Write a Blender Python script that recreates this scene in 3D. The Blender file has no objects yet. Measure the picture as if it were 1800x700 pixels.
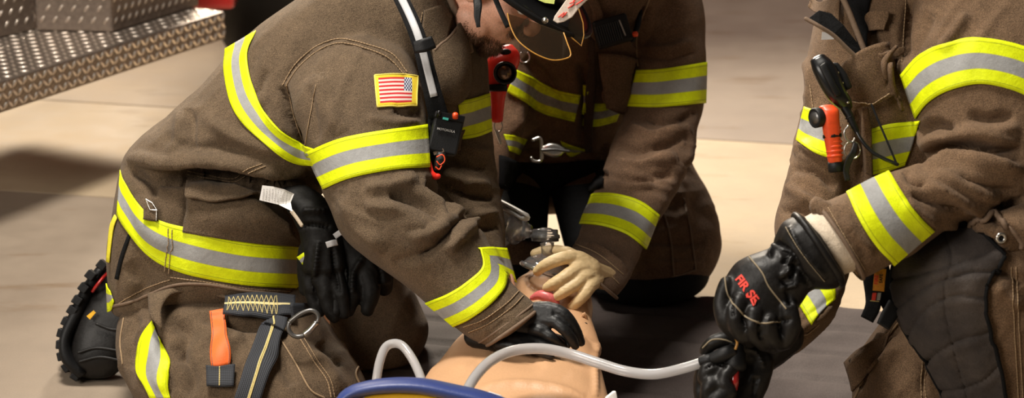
import bpy, bmesh, math, random
import numpy as np
from mathutils import Vector, Matrix
from mathutils.bvhtree import BVHTree

random.seed(7)
S = bpy.context.scene
COL = S.collection

# ------------------------------------------------------------------ camera
FPX = 4000.0
CAM = np.array([0.0, 0.0, 1.64])
PIT = math.radians(17.0)
FW = np.array([0, math.cos(PIT), -math.sin(PIT)])
UP = np.array([0, math.sin(PIT), math.cos(PIT)])
RT = np.array([1.0, 0, 0])
cd = bpy.data.cameras.new('camera')
cam = bpy.data.objects.new('camera', cd)
COL.objects.link(cam)
cam.location = CAM
cam.rotation_euler = (math.pi / 2 - PIT, 0, 0)
cd.sensor_width = 36.0
cd.lens = FPX / 1800 * 36.0
cd.clip_start = 0.1
cd.clip_end = 60
cd.dof.use_dof = True
cd.dof.focus_distance = 4.05
cd.dof.aperture_fstop = 4.5
S.camera = cam

# ------------------------------------------------------------------ light and exposure
w = bpy.data.worlds.new('World')
S.world = w
w.use_nodes = True
w.node_tree.nodes['Background'].inputs[0].default_value = (1.0, 0.90, 0.78, 1)
w.node_tree.nodes['Background'].inputs[1].default_value = 0.055

def area(name, loc, target, size, power, col):
    l = bpy.data.lights.new(name, 'AREA')
    l.shape = 'RECTANGLE'
    l.size, l.size_y = size
    l.energy = power
    l.color = col
    o = bpy.data.objects.new(name, l)
    COL.objects.link(o)
    o.location = loc
    o.rotation_euler = (Vector(target) - Vector(loc)).to_track_quat('-Z', 'Y').to_euler()
    return o

area('bay_lamp', (-1.0, 3.9, 4.3), (-0.1, 4.4, 0.3), (1.1, 0.8), 175, (1.0, 0.93, 0.83))
area('rear_bay_lamp', (-1.0, 9.5, 3.3), (0.2, 4.8, 0.2), (1.6, 0.8), 380, (1.0, 0.88, 0.72))
area('bay_door_light', (-3.0, 0.8, 2.7), (0.1, 4.3, 0.4), (2.2, 1.8), 95, (1.0, 0.92, 0.82))
S.view_settings.view_transform = 'Standard'
S.view_settings.look = 'None'
S.view_settings.gamma = 1
S.view_settings.use_curve_mapping = False
S.view_settings.exposure = 0.58

# ------------------------------------------------------------------ helpers
def P(px, py, d):
    return CAM + FW * d + RT * ((px - 900) / FPX * d) + UP * ((350 - py) / FPX * d)

def proj(V):
    q = np.asarray(V) - CAM
    d = q @ FW
    return np.stack([900 + (q @ RT) / d * FPX, 350 - (q @ UP) / d * FPX, d], -1)

def depth_z(py, z):
    return (CAM[2] - z) / (math.sin(PIT) - (350 - py) / FPX * math.cos(PIT))

def G(px, py, z=0.0):
    return P(px, py, depth_z(py, z))

def cr(pts, sub):
    """Catmull-Rom through rows of an array"""
    p = np.asarray(pts, float)
    n = len(p)
    if n < 3:
        t = np.linspace(0, 1, sub * (n - 1) + 1)[:, None]
        return p[0] * (1 - t) + p[-1] * t
    e = np.vstack([2 * p[0] - p[1], p, 2 * p[-1] - p[-2]])
    out = []
    for i in range(n - 1):
        a, b, c, d = e[i:i + 4]
        for k in range(sub):
            t = k / sub
            out.append(0.5 * ((2 * b) + (c - a) * t + (2 * a - 5 * b + 4 * c - d) * t * t + (3 * b - a - 3 * c + d) * t ** 3))
    out.append(p[-1])
    return np.array(out)

def resample(p, n):
    p = np.asarray(p, float)
    s = np.r_[0, np.cumsum(np.linalg.norm(np.diff(p, axis=0), axis=1))]
    t = np.linspace(0, s[-1], n)
    return np.stack([np.interp(t, s, p[:, k]) for k in range(p.shape[1])], -1)

def smoothpath(p, n):
    return resample(cr(p, 10), n)

class MB:
    def __init__(self):
        self.v = []; self.f = []; self.uv = {}
    def add(self, v, f):
        o = len(self.v)
        self.v += [tuple(map(float, a)) for a in v]
        self.f += [tuple(i + o for i in q) for q in f]
        return o

def mesh_from(v, f, name):
    me = bpy.data.meshes.new(name)
    me.from_pydata([tuple(a) for a in v], [], [tuple(q) for q in f])
    me.update()
    return me

def fixn(me):
    bm = bmesh.new(); bm.from_mesh(me)
    bmesh.ops.recalc_face_normals(bm, faces=bm.faces)
    bm.to_mesh(me); bm.free()

def put(name, me, mat, parent=None, smooth=True):
    o = bpy.data.objects.new(name, me)
    COL.objects.link(o)
    for m in (mat if isinstance(mat, (list, tuple)) else [mat]):
        me.materials.append(m)
    if smooth:
        me.polygons.foreach_set('use_smooth', [True] * len(me.polygons))
    if parent is not None:
        o.parent = parent
        if parent.type == 'EMPTY':
            o.matrix_parent_inverse = Matrix.Translation(-parent.location)
    return o

def build(name, mb, mat, parent=None, smooth=True, bevel=0, recalc=True, solid=0, sub=0):
    me = mesh_from(mb.v, mb.f, name)
    if recalc: fixn(me)
    o = put(name, me, mat, parent, smooth)
    if solid:
        m = o.modifiers.new('solid', 'SOLIDIFY'); m.thickness = solid; m.offset = 0
    if bevel:
        m = o.modifiers.new('bevel', 'BEVEL'); m.width = bevel; m.segments = 3; m.limit_method = 'ANGLE'; m.angle_limit = math.radians(40)
    if sub:
        m = o.modifiers.new('sub', 'SUBSURF'); m.levels = sub; m.render_levels = sub
    return o

def thing(name, label, cat, loc, group=None):
    o = bpy.data.objects.new(name, None)
    COL.objects.link(o)
    o.empty_display_size = 0.05
    o.location = Vector([float(a) for a in loc])
    tag(o, label, cat, group)
    return o

def tag(o, label, cat, group=None):
    o['label'] = label; o['category'] = cat
    if group: o['group'] = group
    return o

def struct(o):
    o['kind'] = 'structure'
    return o

# ---- closed shapes
def loft_rings(st, sub=5, n=28, e=2.2, cap=0.6):
    rows = []
    for s in st:
        L, R, d, t = s[:4]
        dl, dr = (d if isinstance(d, (tuple, list)) else (d, d))
        rows.append(np.r_[P(L[0], L[1], dl), P(R[0], R[1], dr), t])
    rows = cr(rows, sub)
    rings = []
    th = np.linspace(0, 2 * math.pi, n, endpoint=False)
    ce = np.sign(np.cos(th)) * np.abs(np.cos(th)) ** (2 / e)
    se = np.sign(np.sin(th)) * np.abs(np.sin(th)) ** (2 / e)
    for r in rows:
        a, b, t = r[:3], r[3:6], r[6]
        c = (a + b) / 2; u = (b - a) / 2
        rings.append(c + ce[:, None] * u + se[:, None] * FW * t)
    return rings

def rings_mesh(mb, rings, cap=0.5):
    n = len(rings[0])
    R = list(rings)
    if cap > 0:
        for end in (0, -1):
            c0 = R[0].mean(0) if end == 0 else R[-1].mean(0)
            c1 = R[1].mean(0) if end == 0 else R[-2].mean(0)
            ring = R[0] if end == 0 else R[-1]
            ax = c0 - c1; ax /= (np.linalg.norm(ax) + 1e-9)
            rad = min(np.linalg.norm(ring - c0, axis=1).min(), 10) * cap
            new = []
            for k in (0.35, 0.65, 0.87, 0.97):
                ph = k
                sc = math.sqrt(max(0, 1 - ph * ph))
                new.append(c0 + (ring - c0) * sc + ax * rad * ph)
            if end == 0:
                R = new[::-1] + R
            else:
                R = R + new
    v = np.vstack(R)
    f = []
    for i in range(len(R) - 1):
        for k in range(n):
            k2 = (k + 1) % n
            f.append((i * n + k, i * n + k2, (i + 1) * n + k2, (i + 1) * n + k))
    m = len(v)
    v = np.vstack([v, R[0].mean(0), R[-1].mean(0)])
    for k in range(n):
        k2 = (k + 1) % n
        f.append((m, k2, k))
        f.append((m + 1, (len(R) - 1) * n + k, (len(R) - 1) * n + k2))
    mb.add(v, f)

def loft(mb, st, sub=5, n=28, e=2.2, cap=0.5):
    rings_mesh(mb, loft_rings(st, sub, n, e), cap)

def frames(p):
    T = np.gradient(p, axis=0); T /= np.linalg.norm(T, axis=1)[:, None] + 1e-12
    ref = np.array([0.31, 0.2, 0.93])
    if abs(T[0] @ ref) > 0.9: ref = np.array([1.0, 0.1, 0])
    N = []
    a = ref - T[0] * (ref @ T[0]); a /= np.linalg.norm(a)
    for t in T:
        a = a - t * (a @ t); a /= np.linalg.norm(a) + 1e-12
        N.append(a)
    N = np.array(N)
    return T, N, np.cross(T, N)

def tube(mb, p, r, n=12, cap=1.0, flat=None, nrm=None):
    """tube through 3d points p, radius r (scalar or per point); flat=(width factor, thickness factor) with nrm = thickness direction(s)"""
    p = np.asarray(p, float)
    r = np.full(len(p), r, float) if np.isscalar(r) else np.asarray(r, float)
    T, A, B = frames(p)
    fa = fb = 1.0
    if flat is not None:
        nr = np.asarray(nrm, float)
        nr = np.tile(nr, (len(p), 1)) if nr.ndim == 1 else nr
        A = nr - T * np.sum(nr * T, 1)[:, None]; A /= np.linalg.norm(A, axis=1)[:, None] + 1e-12
        B = np.cross(T, A); fb, fa = flat
    th = np.linspace(0, 2 * math.pi, n, endpoint=False)
    rings = [p[i] + r[i] * (np.cos(th)[:, None] * A[i] * fa + np.sin(th)[:, None] * B[i] * fb) for i in range(len(p))]
    rings_mesh(mb, rings, cap)

def snake(mb, pts, n=12, sub=5, cap=1.0, sm=True):
    """pts rows (px, py, d, radius in px)"""
    a = np.array(pts, float)
    q = np.array([np.r_[P(x[0], x[1], x[2]), x[3] / FPX * x[2]] for x in a])
    q = cr(q, sub) if sm else q
    tube(mb, q[:, :3], q[:, 3], n, cap)

def ball(mb, c, r, n=14, axes=None):
    r = np.array([r, r, r]) if np.isscalar(r) else np.array(r)
    M = np.eye(3) if axes is None else np.asarray(axes).T
    v, f = [], []
    for i in range(n + 1):
        ph = math.pi * i / n
        for k in range(2 * n):
            th = math.pi * k / n
            v.append(np.asarray(c) + M @ (r * np.array([math.sin(ph) * math.cos(th), math.sin(ph) * math.sin(th), math.cos(ph)])))
    m = 2 * n
    for i in range(n):
        for k in range(m):
            k2 = (k + 1) % m
            if i == 0: f.append((k + 0, (i + 1) * m + k, (i + 1) * m + k2))
            elif i == n - 1: f.append((i * m + k, (i + 1) * m + k, i * m + k2))
            else: f.append((i * m + k, (i + 1) * m + k, (i + 1) * m + k2, i * m + k2))
    mb.add(v, f)

def box(mb, c, h, axes=None):
    A = np.eye(3) if axes is None else np.asarray(axes, float)
    v = []
    for sx in (-1, 1):
        for sy in (-1, 1):
            for sz in (-1, 1):
                v.append(np.asarray(c) + A[0] * h[0] * sx + A[1] * h[1] * sy + A[2] * h[2] * sz)
    mb.add(v, [(0, 1, 3, 2), (4, 6, 7, 5), (0, 4, 5, 1), (2, 3, 7, 6), (0, 2, 6, 4), (1, 5, 7, 3)])

def lathe(mb, c, axis, prof, n=28):
    """prof rows (distance along axis, radius); closed at both ends"""
    axis = np.asarray(axis, float); axis /= np.linalg.norm(axis)
    ref = np.array([0, 0, 1.0]) if abs(axis[2]) < 0.9 else np.array([1.0, 0, 0])
    A = np.cross(axis, ref); A /= np.linalg.norm(A); B = np.cross(axis, A)
    th = np.linspace(0, 2 * math.pi, n, endpoint=False)
    rings = [np.asarray(c) + axis * s + r * (np.cos(th)[:, None] * A + np.sin(th)[:, None] * B) for s, r in prof]
    rings_mesh(mb, rings, 0)

def plate(mb, pts, d, thick, back=None):
    """flat or gently shaped polygon given in photo pixels at depth(s) d, with real thickness away from the viewer"""
    n = len(pts)
    ds = [d] * n if np.isscalar(d) else d
    a = [P(x, y, dd) for (x, y), dd in zip(pts, ds)]
    b = [q + FW * thick for q in a]
    f = [tuple(range(n)), tuple(range(2 * n - 1, n - 1, -1))]
    for i in range(n):
        j = (i + 1) % n
        f.append((i, i + n, j + n, j))
    mb.add(a + b, f)

def remesh(mb, vox, smooth=6, fac=0.5):
    me = mesh_from(mb.v, mb.f, 'tmp'); 
    o = bpy.data.objects.new('tmp', me); COL.objects.link(o)
    m = o.modifiers.new('r', 'REMESH'); m.mode = 'VOXEL'; m.voxel_size = vox; m.use_smooth_shade = True
    if smooth:
        s = o.modifiers.new('s', 'SMOOTH'); s.factor = fac; s.iterations = smooth
    dg = bpy.context.evaluated_depsgraph_get()
    dg.update()
    out = bpy.data.meshes.new_from_object(o.evaluated_get(dg))
    bpy.data.objects.remove(o); bpy.data.meshes.remove(me)
    return out

# ---- noise
_rs = np.random.RandomState(3)
_perm = _rs.permutation(4096)
def _h(ix, iy, iz):
    return _perm[(ix + _perm[(iy + _perm[iz & 4095]) & 4095]) & 4095] / 4095.0 * 2 - 1
def noise3(p):
    p = np.asarray(p); i = np.floor(p).astype(int); f = p - i
    f = f * f * (3 - 2 * f)
    r = 0
    for dx in (0, 1):
        for dy in (0, 1):
            for dz in (0, 1):
                wgt = (f[:, 0] if dx else 1 - f[:, 0]) * (f[:, 1] if dy else 1 - f[:, 1]) * (f[:, 2] if dz else 1 - f[:, 2])
                r = r + wgt * _h(i[:, 0] + dx, i[:, 1] + dy, i[:, 2] + dz)
    return r

def ground_h(v):
    s = (v - MAT_A) @ MAT_E; t = (v - MAT_A) @ MAT_P
    return np.where((s > MAT_S0 - .01) & (t > -.01) & (t < MAT_T), 0.036, 0.003)

MAT_A = G(1215, 521, 0.02); _b = G(1560, 551, 0.02); MAT_E = (_b - MAT_A) / np.linalg.norm(_b - MAT_A)
MAT_P = np.array([MAT_E[1], -MAT_E[0], 0]); MAT_T = 1.25
MAT_S0 = (G(752, 500, .02) - MAT_A) @ MAT_E - 0.04

class Cloth:
    """a remeshed garment that can be given folds, then carries bands, flaps and stitching"""
    def __init__(self, mb, vox, smooth=6):
        self.me = remesh(mb, vox, smooth)
        n = len(self.me.vertices)
        self.v = np.empty(n * 3); self.me.vertices.foreach_get('co', self.v); self.v = self.v.reshape(-1, 3)
        self.refresh()
        self.disp = np.zeros(n)
    def refresh(self):
        self.me.vertices.foreach_set('co', self.v.ravel()); self.me.update()
        n = len(self.v)
        self.n = np.empty(n * 3); self.me.vertices.foreach_get('normal', self.n); self.n = self.n.reshape(-1, 3)
        self.q = proj(self.v)
        self.face = self.n @ FW
        self.bvh = BVHTree.FromPolygons([Vector(a) for a in self.v], [tuple(p.vertices) for p in self.me.polygons])
    def hit(self, px, py, back=False):
        d0 = P(px, py, 1.0) - CAM
        d0 = d0 / np.linalg.norm(d0)
        if back:
            r = self.bvh.ray_cast(Vector(CAM + d0 * 12), Vector(-d0))
        else:
            r = self.bvh.ray_cast(Vector(CAM), Vector(d0))
        if r[0] is None: return None
        return np.array(r[0]), np.array(r[1])
    def fold(self, pts, width, amp, both=0.0, dr=0.09):
        """ridge (amp>0) or crease (amp<0), metres, along a stroke; width in photo pixels"""
        a = smoothpath(pts, max(8, int(np.linalg.norm(np.diff(np.array(pts), axis=0), axis=1).sum() / 6)))
        ds = []
        for x, y in a:
            h = self.hit(x, y)
            ds.append(np.nan if h is None else proj(h[0])[2])
        ds = np.array(ds)
        if np.all(np.isnan(ds)): return self
        ds = np.where(np.isnan(ds), np.nanmean(ds), ds)
        lo, hi = a.min(0) - 3 * width, a.max(0) + 3 * width
        sel = np.where((self.q[:, 0] > lo[0]) & (self.q[:, 0] < hi[0]) & (self.q[:, 1] > lo[1]) & (self.q[:, 1] < hi[1]) & (self.face < 0.35))[0]
        if not len(sel): return self
        d2 = ((self.q[sel, None, :2] - a[None]) ** 2).sum(2)
        k = d2.argmin(1); dist = np.sqrt(d2[np.arange(len(sel)), k])
        t = k / (len(a) - 1)
        taper = np.clip(np.minimum(t, 1 - t) * 5, 0, 1) ** 0.7
        dw = np.clip(1 - np.abs(self.q[sel, 2] - ds[k]) / dr, 0, 1) ** 0.5
        x = dist / width
        prof = np.exp(-x * x * 1.6) - both * np.exp(-((x - 1.5) ** 2) * 2.2)
        self.disp[sel] += 1.65 * amp * prof * taper * dw
        return self
    def folds(self, lst):
        for s in lst: self.fold(*s)
        self.commit()
    def wrinkle(self, c, r, ang, wave, amp, length=3.5, seed=0.0, sharp=1.0):
        """a field of soft wrinkles around photo point c, running along ang (degrees, 0 = to the right, 90 = up)"""
        dx = (self.q[:, 0] - c[0]) / r[0]; dy = (self.q[:, 1] - c[1]) / r[1]
        wgt = np.exp(-(dx * dx + dy * dy) * 1.3)
        sel = np.where(wgt > 0.03)[0]
        if not len(sel): return self
        a = math.radians(ang)
        u = self.q[sel, 0] * math.cos(a) - self.q[sel, 1] * math.sin(a)
        v = self.q[sel, 0] * math.sin(a) + self.q[sel, 1] * math.cos(a)
        dd = self.q[sel, 2] * 900
        pp = np.stack([u / (wave * length) + seed, v / wave + seed * 1.7, dd / (wave * 2.2)], -1)
        warp = noise3(pp * 0.6 + 9)[:, None] * 0.7
        nz = noise3(pp + warp)
        rid = (1 - np.abs(nz) * 2) 
        rid = np.sign(rid) * np.abs(rid) ** sharp
        self.disp[sel] += 1.25 * amp * rid * wgt[sel]
        return self
    def allover(self, scale, amp, seed=0, stretch=(1, 1, 1)):
        self.disp += amp * noise3(self.v * scale * np.array(stretch) + seed)
        return self
    def commit(self):
        self.v = self.v + self.n * self.disp[:, None]
        self.v[:, 2] = np.maximum(self.v[:, 2], ground_h(self.v))
        self.disp[:] = 0
        self.refresh()
        return self
    def finish(self, name, mat, parent):
        self.obj = put(name, self.me, mat, parent)
        return self.obj

def sheet(cl, top, bot, nu=40, nv=8, off=0.003, bulge=None, back=None, lift=None, thick=0.002, closed_ext=True, dfix=None, maxjump=0.05):
    """rectangular piece of cloth between two photo polylines laid on garment cl; returns MB with uv. bulge(u,v)->extra offset"""
    T = smoothpath(top, nu + 1); B = smoothpath(bot, nu + 1)
    pts = np.full((nu + 1, nv + 1, 3), np.nan)
    nrm = np.zeros((nu + 1, nv + 1, 3))
    for i in range(nu + 1):
        for j in range(nv + 1):
            q = T[i] * (1 - j / nv) + B[i] * (j / nv)
            h = cl.hit(q[0], q[1])
            if h is not None:
                pts[i, j] = h[0]; nrm[i, j] = h[1]
    # pixel points off the silhouette: take nearest valid column in the row, at its own depth
    for j in range(nv + 1):
        ok = np.where(~np.isnan(pts[:, j, 0]))[0]
        if not len(ok): continue
        for i in range(nu + 1):
            if np.isnan(pts[i, j, 0]):
                k = ok[np.abs(ok - i).argmin()]
                d = proj(pts[k, j])[2]
                q = T[i] * (1 - j / nv) + B[i] * (j / nv)
                pts[i, j] = P(q[0], q[1], d + 0.0012 * np.linalg.norm(q - (T[k] * (1 - j / nv) + B[k] * (j / nv))))
                nrm[i, j] = nrm[k, j]
    good = ~np.isnan(pts[..., 0])
    if not good.all():
        m = pts[good].reshape(-1, 3).mean(0)
        pts[~good] = m
    # robust depth jumps: median filter of depth along columns
    D = proj(pts.reshape(-1, 3))[:, 2].reshape(nu + 1, nv + 1)
    for _ in range(2):
        Dp = np.pad(D, 1, mode='edge')
        st = np.stack([Dp[a:a + nu + 1, b:b + nv + 1] for a in range(3) for b in range(3)], 0)
        D = np.median(st, 0)
    Dp = np.pad(D, 1, mode='edge')
    D = sum(Dp[a:a + nu + 1, b:b + nv + 1] for a in range(3) for b in range(3)) / 9
    for i in range(nu + 1):
        for j in range(nv + 1):
            q = proj(pts[i, j]); pts[i, j] = P(q[0], q[1], min(D[i, j], q[2] + 0.004))
    # smooth normals
    for _ in range(3):
        Np = np.pad(nrm, ((1, 1), (1, 1), (0, 0)), mode='edge')
        nrm = sum(Np[a:a + nu + 1, b:b + nv + 1] for a in range(3) for b in range(3))
        nrm /= np.linalg.norm(nrm, axis=2)[..., None] + 1e-9
    for i in range(nu + 1):
        for j in range(nv + 1):
            o = off + (bulge(i / nu, j / nv) if bulge else 0)
            pts[i, j] += nrm[i, j] * o
    cols = pts
    if back is not None:
        bk = np.full_like(pts, np.nan)
        for i in range(nu + 1):
            for j in range(nv + 1):
                q = T[i] * (1 - j / nv) + B[i] * (j / nv)
                h = back.hit(q[0], q[1], True)
                if h is not None: bk[i, j] = h[0] + h[1] * off
        okc = [i for i in range(nu + 1) if not np.isnan(bk[i, :, 0]).any()]
        if len(okc) > 3:
            bk = bk[okc[::-1]]
            cols = np.vstack([pts, bk, pts[:1]])
    return cols, thick

def sheet_obj(name, cols, thick, mat, parent, jitter=0):
    nu, nv = cols.shape[0] - 1, cols.shape[1] - 1
    v = cols.reshape(-1, 3)
    f = [(i * (nv + 1) + j, (i + 1) * (nv + 1) + j, (i + 1) * (nv + 1) + j + 1, i * (nv + 1) + j + 1) for i in range(nu) for j in range(nv)]
    me = mesh_from(v, f, name)
    s = np.r_[0, np.cumsum(np.linalg.norm(np.diff(cols[:, nv // 2], axis=0), axis=1))]
    uvl = me.uv_layers.new(name='UVMap')
    dat = []
    for q in f:
        for k in q:
            i, j = divmod(k, nv + 1)
            dat += [s[i], j / nv]
    uvl.data.foreach_set('uv', dat)
    # outward = toward the viewer side for the first column set
    c = (cols[0, 0] + cols[-1, -1]) / 2
    o = put(name, me, mat, parent)
    m = o.modifiers.new('solid', 'SOLIDIFY'); m.thickness = thick; m.offset = 0
    return o

LC = [None]
def onsheet(cols, uv, off, n=None):
    """points on a laid piece of cloth at (u, v) pairs, lifted toward the outside"""
    nu, nv = cols.shape[0] - 1, cols.shape[1] - 1
    out = []
    for u, v in uv:
        x = min(max(u * nu, 0), nu - 1e-6); y = min(max(v * nv, 0), nv - 1e-6)
        i, j = int(x), int(y); a, b = x - i, y - j
        p = cols[i, j] * (1 - a) * (1 - b) + cols[i + 1, j] * a * (1 - b) + cols[i, j + 1] * (1 - a) * b + cols[i + 1, j + 1] * a * b
        e = np.cross(cols[i + 1, j] - cols[i, j], cols[i, j + 1] - cols[i, j]); e /= np.linalg.norm(e) + 1e-12
        if e @ FW > 0: e = -e
        out.append(p + e * off)
    return np.array(out)
def thread(mb, cols, uv, r, off, dash=None):
    q = onsheet(cols, uv, off)
    if dash is None: tube(mb, q, r, 6, .4); return
    tot = np.linalg.norm(np.diff(q, axis=0), axis=1).sum(); m = max(1, int(tot / dash)); rs = resample(q, m * 4 + 1)
    for i in range(m): tube(mb, rs[i * 4:i * 4 + 4], r, 5, .4)
def line(u0, v0, u1, v1, n=24): return [(u0 + (u1 - u0) * k / n, v0 + (v1 - v0) * k / n) for k in range(n + 1)]

def band(cl, top, bot, parent, back=None, nu=44, nv=12, off=0.0035, name='reflective_band', mat=None, bulge=None, thick=0.002, **k):
    cols, t = sheet(cl, top, bot, nu, nv, off, back=back, bulge=bulge, thick=thick, **k)
    LC[0] = cols
    return sheet_obj(name, cols, t, mat or M['trim'], parent)

def seam(mb, cl, pts, r=0.0011, dash=None, off=0.0012, n=6, gap=0.45):
    """raised thread or cord lying on garment cl; dash = stitch length in metres"""
    L = int(np.linalg.norm(np.diff(np.array(pts), axis=0), axis=1).sum())
    a = smoothpath(pts, max(6, L // 3))
    run = []
    runs = []
    last = None
    for x, y in a:
        h = cl.hit(x, y)
        if h is None or (last is not None and np.linalg.norm(h[0] - last) > 0.035):
            if len(run) > 2: runs.append(np.array(run))
            run = []
            last = None if h is None else h[0]
            continue
        run.append(h[0] + h[1] * off); last = h[0]
    if len(run) > 2: runs.append(np.array(run))
    for q in runs:
        if dash is None:
            tube(mb, q, r, n, 0.5)
        else:
            tot = np.linalg.norm(np.diff(q, axis=0), axis=1).sum()
            m = int(tot / dash)
            if m < 1: continue
            rs = resample(q, m * 4 + 1)
            for i in range(m):
                seg = rs[i * 4:i * 4 + 4]
                tube(mb, seg, r, 5, 0.5)

# ------------------------------------------------------------------ materials
def nm(name):
    m = bpy.data.materials.new(name); m.use_nodes = True
    nt = m.node_tree
    return m, nt, nt.nodes['Principled BSDF']

def link(nt, a, b): nt.links.new(a, b)

def coords(nt, scale=(1, 1, 1), kind='Object'):
    tc = nt.nodes.new('ShaderNodeTexCoord')
    mp = nt.nodes.new('ShaderNodeMapping'); mp.inputs['Scale'].default_value = scale
    link(nt, tc.outputs[kind], mp.inputs[0])
    return mp.outputs[0]

def noise_node(nt, vec, scale, detail=3, rough=0.6):
    n = nt.nodes.new('ShaderNodeTexNoise'); n.inputs['Scale'].default_value = scale
    n.inputs['Detail'].default_value = detail; n.inputs['Roughness'].default_value = rough
    link(nt, vec, n.inputs['Vector']); return n.outputs['Fac']

def ramp(nt, fac, stops, const=False):
    r = nt.nodes.new('ShaderNodeValToRGB')
    if const: r.color_ramp.interpolation = 'CONSTANT'
    e = r.color_ramp.elements
    while len(e) < len(stops): e.new(0.5)
    for k, (p, c) in enumerate(stops):
        e[k].position = p; e[k].color = (c[0], c[1], c[2], 1)
    link(nt, fac, r.inputs[0]); return r.outputs[0]

def mix(nt, fac, a, b, mode='MIX'):
    m = nt.nodes.new('ShaderNodeMix'); m.data_type = 'RGBA'; m.blend_type = mode
    for sock, val in ((m.inputs[0], fac), (m.inputs[6], a), (m.inputs[7], b)):
        if hasattr(val, 'links'): link(nt, val, sock)
        elif isinstance(val, (int, float)): sock.default_value = val
        else: sock.default_value = (*val, 1)
    return m.outputs[2]

def bumpn(nt, h, strength, dist, prev=None):
    b = nt.nodes.new('ShaderNodeBump'); b.inputs['Strength'].default_value = strength; b.inputs['Distance'].default_value = dist
    link(nt, h, b.inputs['Height'])
    if prev is not None: link(nt, prev, b.inputs['Normal'])
    return b.outputs[0]

def cloth_mat(name, col, grain=0.6, fine=620, rough=0.9, wear=0.25, wearcol=None, bumpd=0.0018, sheen=0.05):
    m, nt, b = nm(name)
    v = coords(nt)
    n1 = noise_node(nt, v, fine, 2, 0.7)
    n2 = noise_node(nt, v, 9, 5, 0.62)
    n3 = noise_node(nt, v, 55, 4, 0.7)
    c = np.array(col)
    base = ramp(nt, n2, [(0.3, c * (1 - wear * 0.6)), (0.72, (c * (1 + wear) if wearcol is None else np.array(wearcol)))])
    g = ramp(nt, n1, [(0.3, [1 - grain] * 3), (0.7, [1 + grain] * 3)])
    c2 = mix(nt, 1.0, base, g, 'MULTIPLY')
    g3 = ramp(nt, n3, [(0.3, [0.86] * 3), (0.7, [1.12] * 3)])
    c2 = mix(nt, 1.0, c2, g3, 'MULTIPLY')
    link(nt, c2, b.inputs['Base Color'])
    b.inputs['Roughness'].default_value = rough
    b.inputs['Specular IOR Level'].default_value = 0.2
    b.inputs['Sheen Weight'].default_value = sheen
    b.inputs['Sheen Roughness'].default_value = 0.5
    nb = bumpn(nt, n1, 0.7, bumpd)
    nb = bumpn(nt, n3, 0.5, 0.004, nb)
    link(nt, nb, b.inputs['Normal'])
    return m

def plain(name, col, rough=0.5, metal=0.0, spec=0.5, bump=0.0, scale=200, var=0.15, coat=0.0, emit=None):
    m, nt, b = nm(name)
    v = coords(nt)
    n1 = noise_node(nt, v, scale, 3)
    c = np.array(col)
    link(nt, ramp(nt, n1, [(0.3, c * (1 - var)), (0.7, c * (1 + var))]), b.inputs['Base Color'])
    b.inputs['Roughness'].default_value = rough
    b.inputs['Metallic'].default_value = metal
    b.inputs['Specular IOR Level'].default_value = spec
    b.inputs['Coat Weight'].default_value = coat
    if bump: link(nt, bumpn(nt, n1, 0.6, bump), b.inputs['Normal'])
    return m

def trim_mat(name, blotch=0.0):
    m, nt, b = nm(name)
    tc = nt.nodes.new('ShaderNodeTexCoord')
    sp = nt.nodes.new('ShaderNodeSeparateXYZ'); link(nt, tc.outputs['UV'], sp.inputs[0])
    Y = (0.80, 0.92, 0.005); Yd = (0.40, 0.46, 0.01); Gy = (0.33, 0.33, 0.325); E = (0.50, 0.52, 0.08)
    col = ramp(nt, sp.outputs['Y'], [(0.0, Y), (0.075, Yd), (0.092, Y), (0.325, E), (0.338, Gy), (0.662, E), (0.675, Y), (0.908, Yd), (0.925, Y)], True)
    v = coords(nt)
    n = noise_node(nt, v, 60, 5, 0.7); n2 = noise_node(nt, v, 600, 2)
    c = mix(nt, 1.0, col, ramp(nt, n, [(0.35, [0.86 - blotch] * 3), (0.65, [1.0] * 3)]), 'MULTIPLY')
    c = mix(nt, 1.0, c, ramp(nt, n2, [(0.3, [0.9] * 3), (0.7, [1.06] * 3)]), 'MULTIPLY')
    link(nt, c, b.inputs['Base Color'])
    b.inputs['Roughness'].default_value = 0.55
    b.inputs['Specular IOR Level'].default_value = 0.25
    link(nt, bumpn(nt, n, 0.35, 0.004, bumpn(nt, n2, 0.4, 0.0006)), b.inputs['Normal'])
    return m

def clear_mat(name, tint=(0.85, 0.85, 0.87), gloss=0.35, rough=0.08, milk=0.1, milkcol=(0.8, 0.8, 0.82)):
    m = bpy.data.materials.new(name); m.use_nodes = True
    nt = m.node_tree; nt.nodes.clear()
    out = nt.nodes.new('ShaderNodeOutputMaterial')
    tr = nt.nodes.new('ShaderNodeBsdfTransparent'); tr.inputs[0].default_value = (*tint, 1)
    gl = nt.nodes.new('ShaderNodeBsdfGlossy'); gl.inputs['Roughness'].default_value = rough
    df = nt.nodes.new('ShaderNodeBsdfDiffuse'); df.inputs[0].default_value = (*milkcol, 1)
    tl = nt.nodes.new('ShaderNodeBsdfTranslucent'); tl.inputs[0].default_value = (*milkcol, 1)
    lw = nt.nodes.new('ShaderNodeLayerWeight'); lw.inputs[0].default_value = gloss
    am = nt.nodes.new('ShaderNodeMixShader'); am.inputs[0].default_value = 0.5
    link(nt, df.outputs[0], am.inputs[1]); link(nt, tl.outputs[0], am.inputs[2])
    a = nt.nodes.new('ShaderNodeMixShader'); a.inputs[0].default_value = milk
    link(nt, tr.outputs[0], a.inputs[1]); link(nt, am.outputs[0], a.inputs[2])
    b = nt.nodes.new('ShaderNodeMixShader')
    link(nt, lw.outputs['Fresnel'], b.inputs[0]); link(nt, a.outputs[0], b.inputs[1]); link(nt, gl.outputs[0], b.inputs[2])
    link(nt, b.outputs[0], out.inputs[0])
    return m

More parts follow.
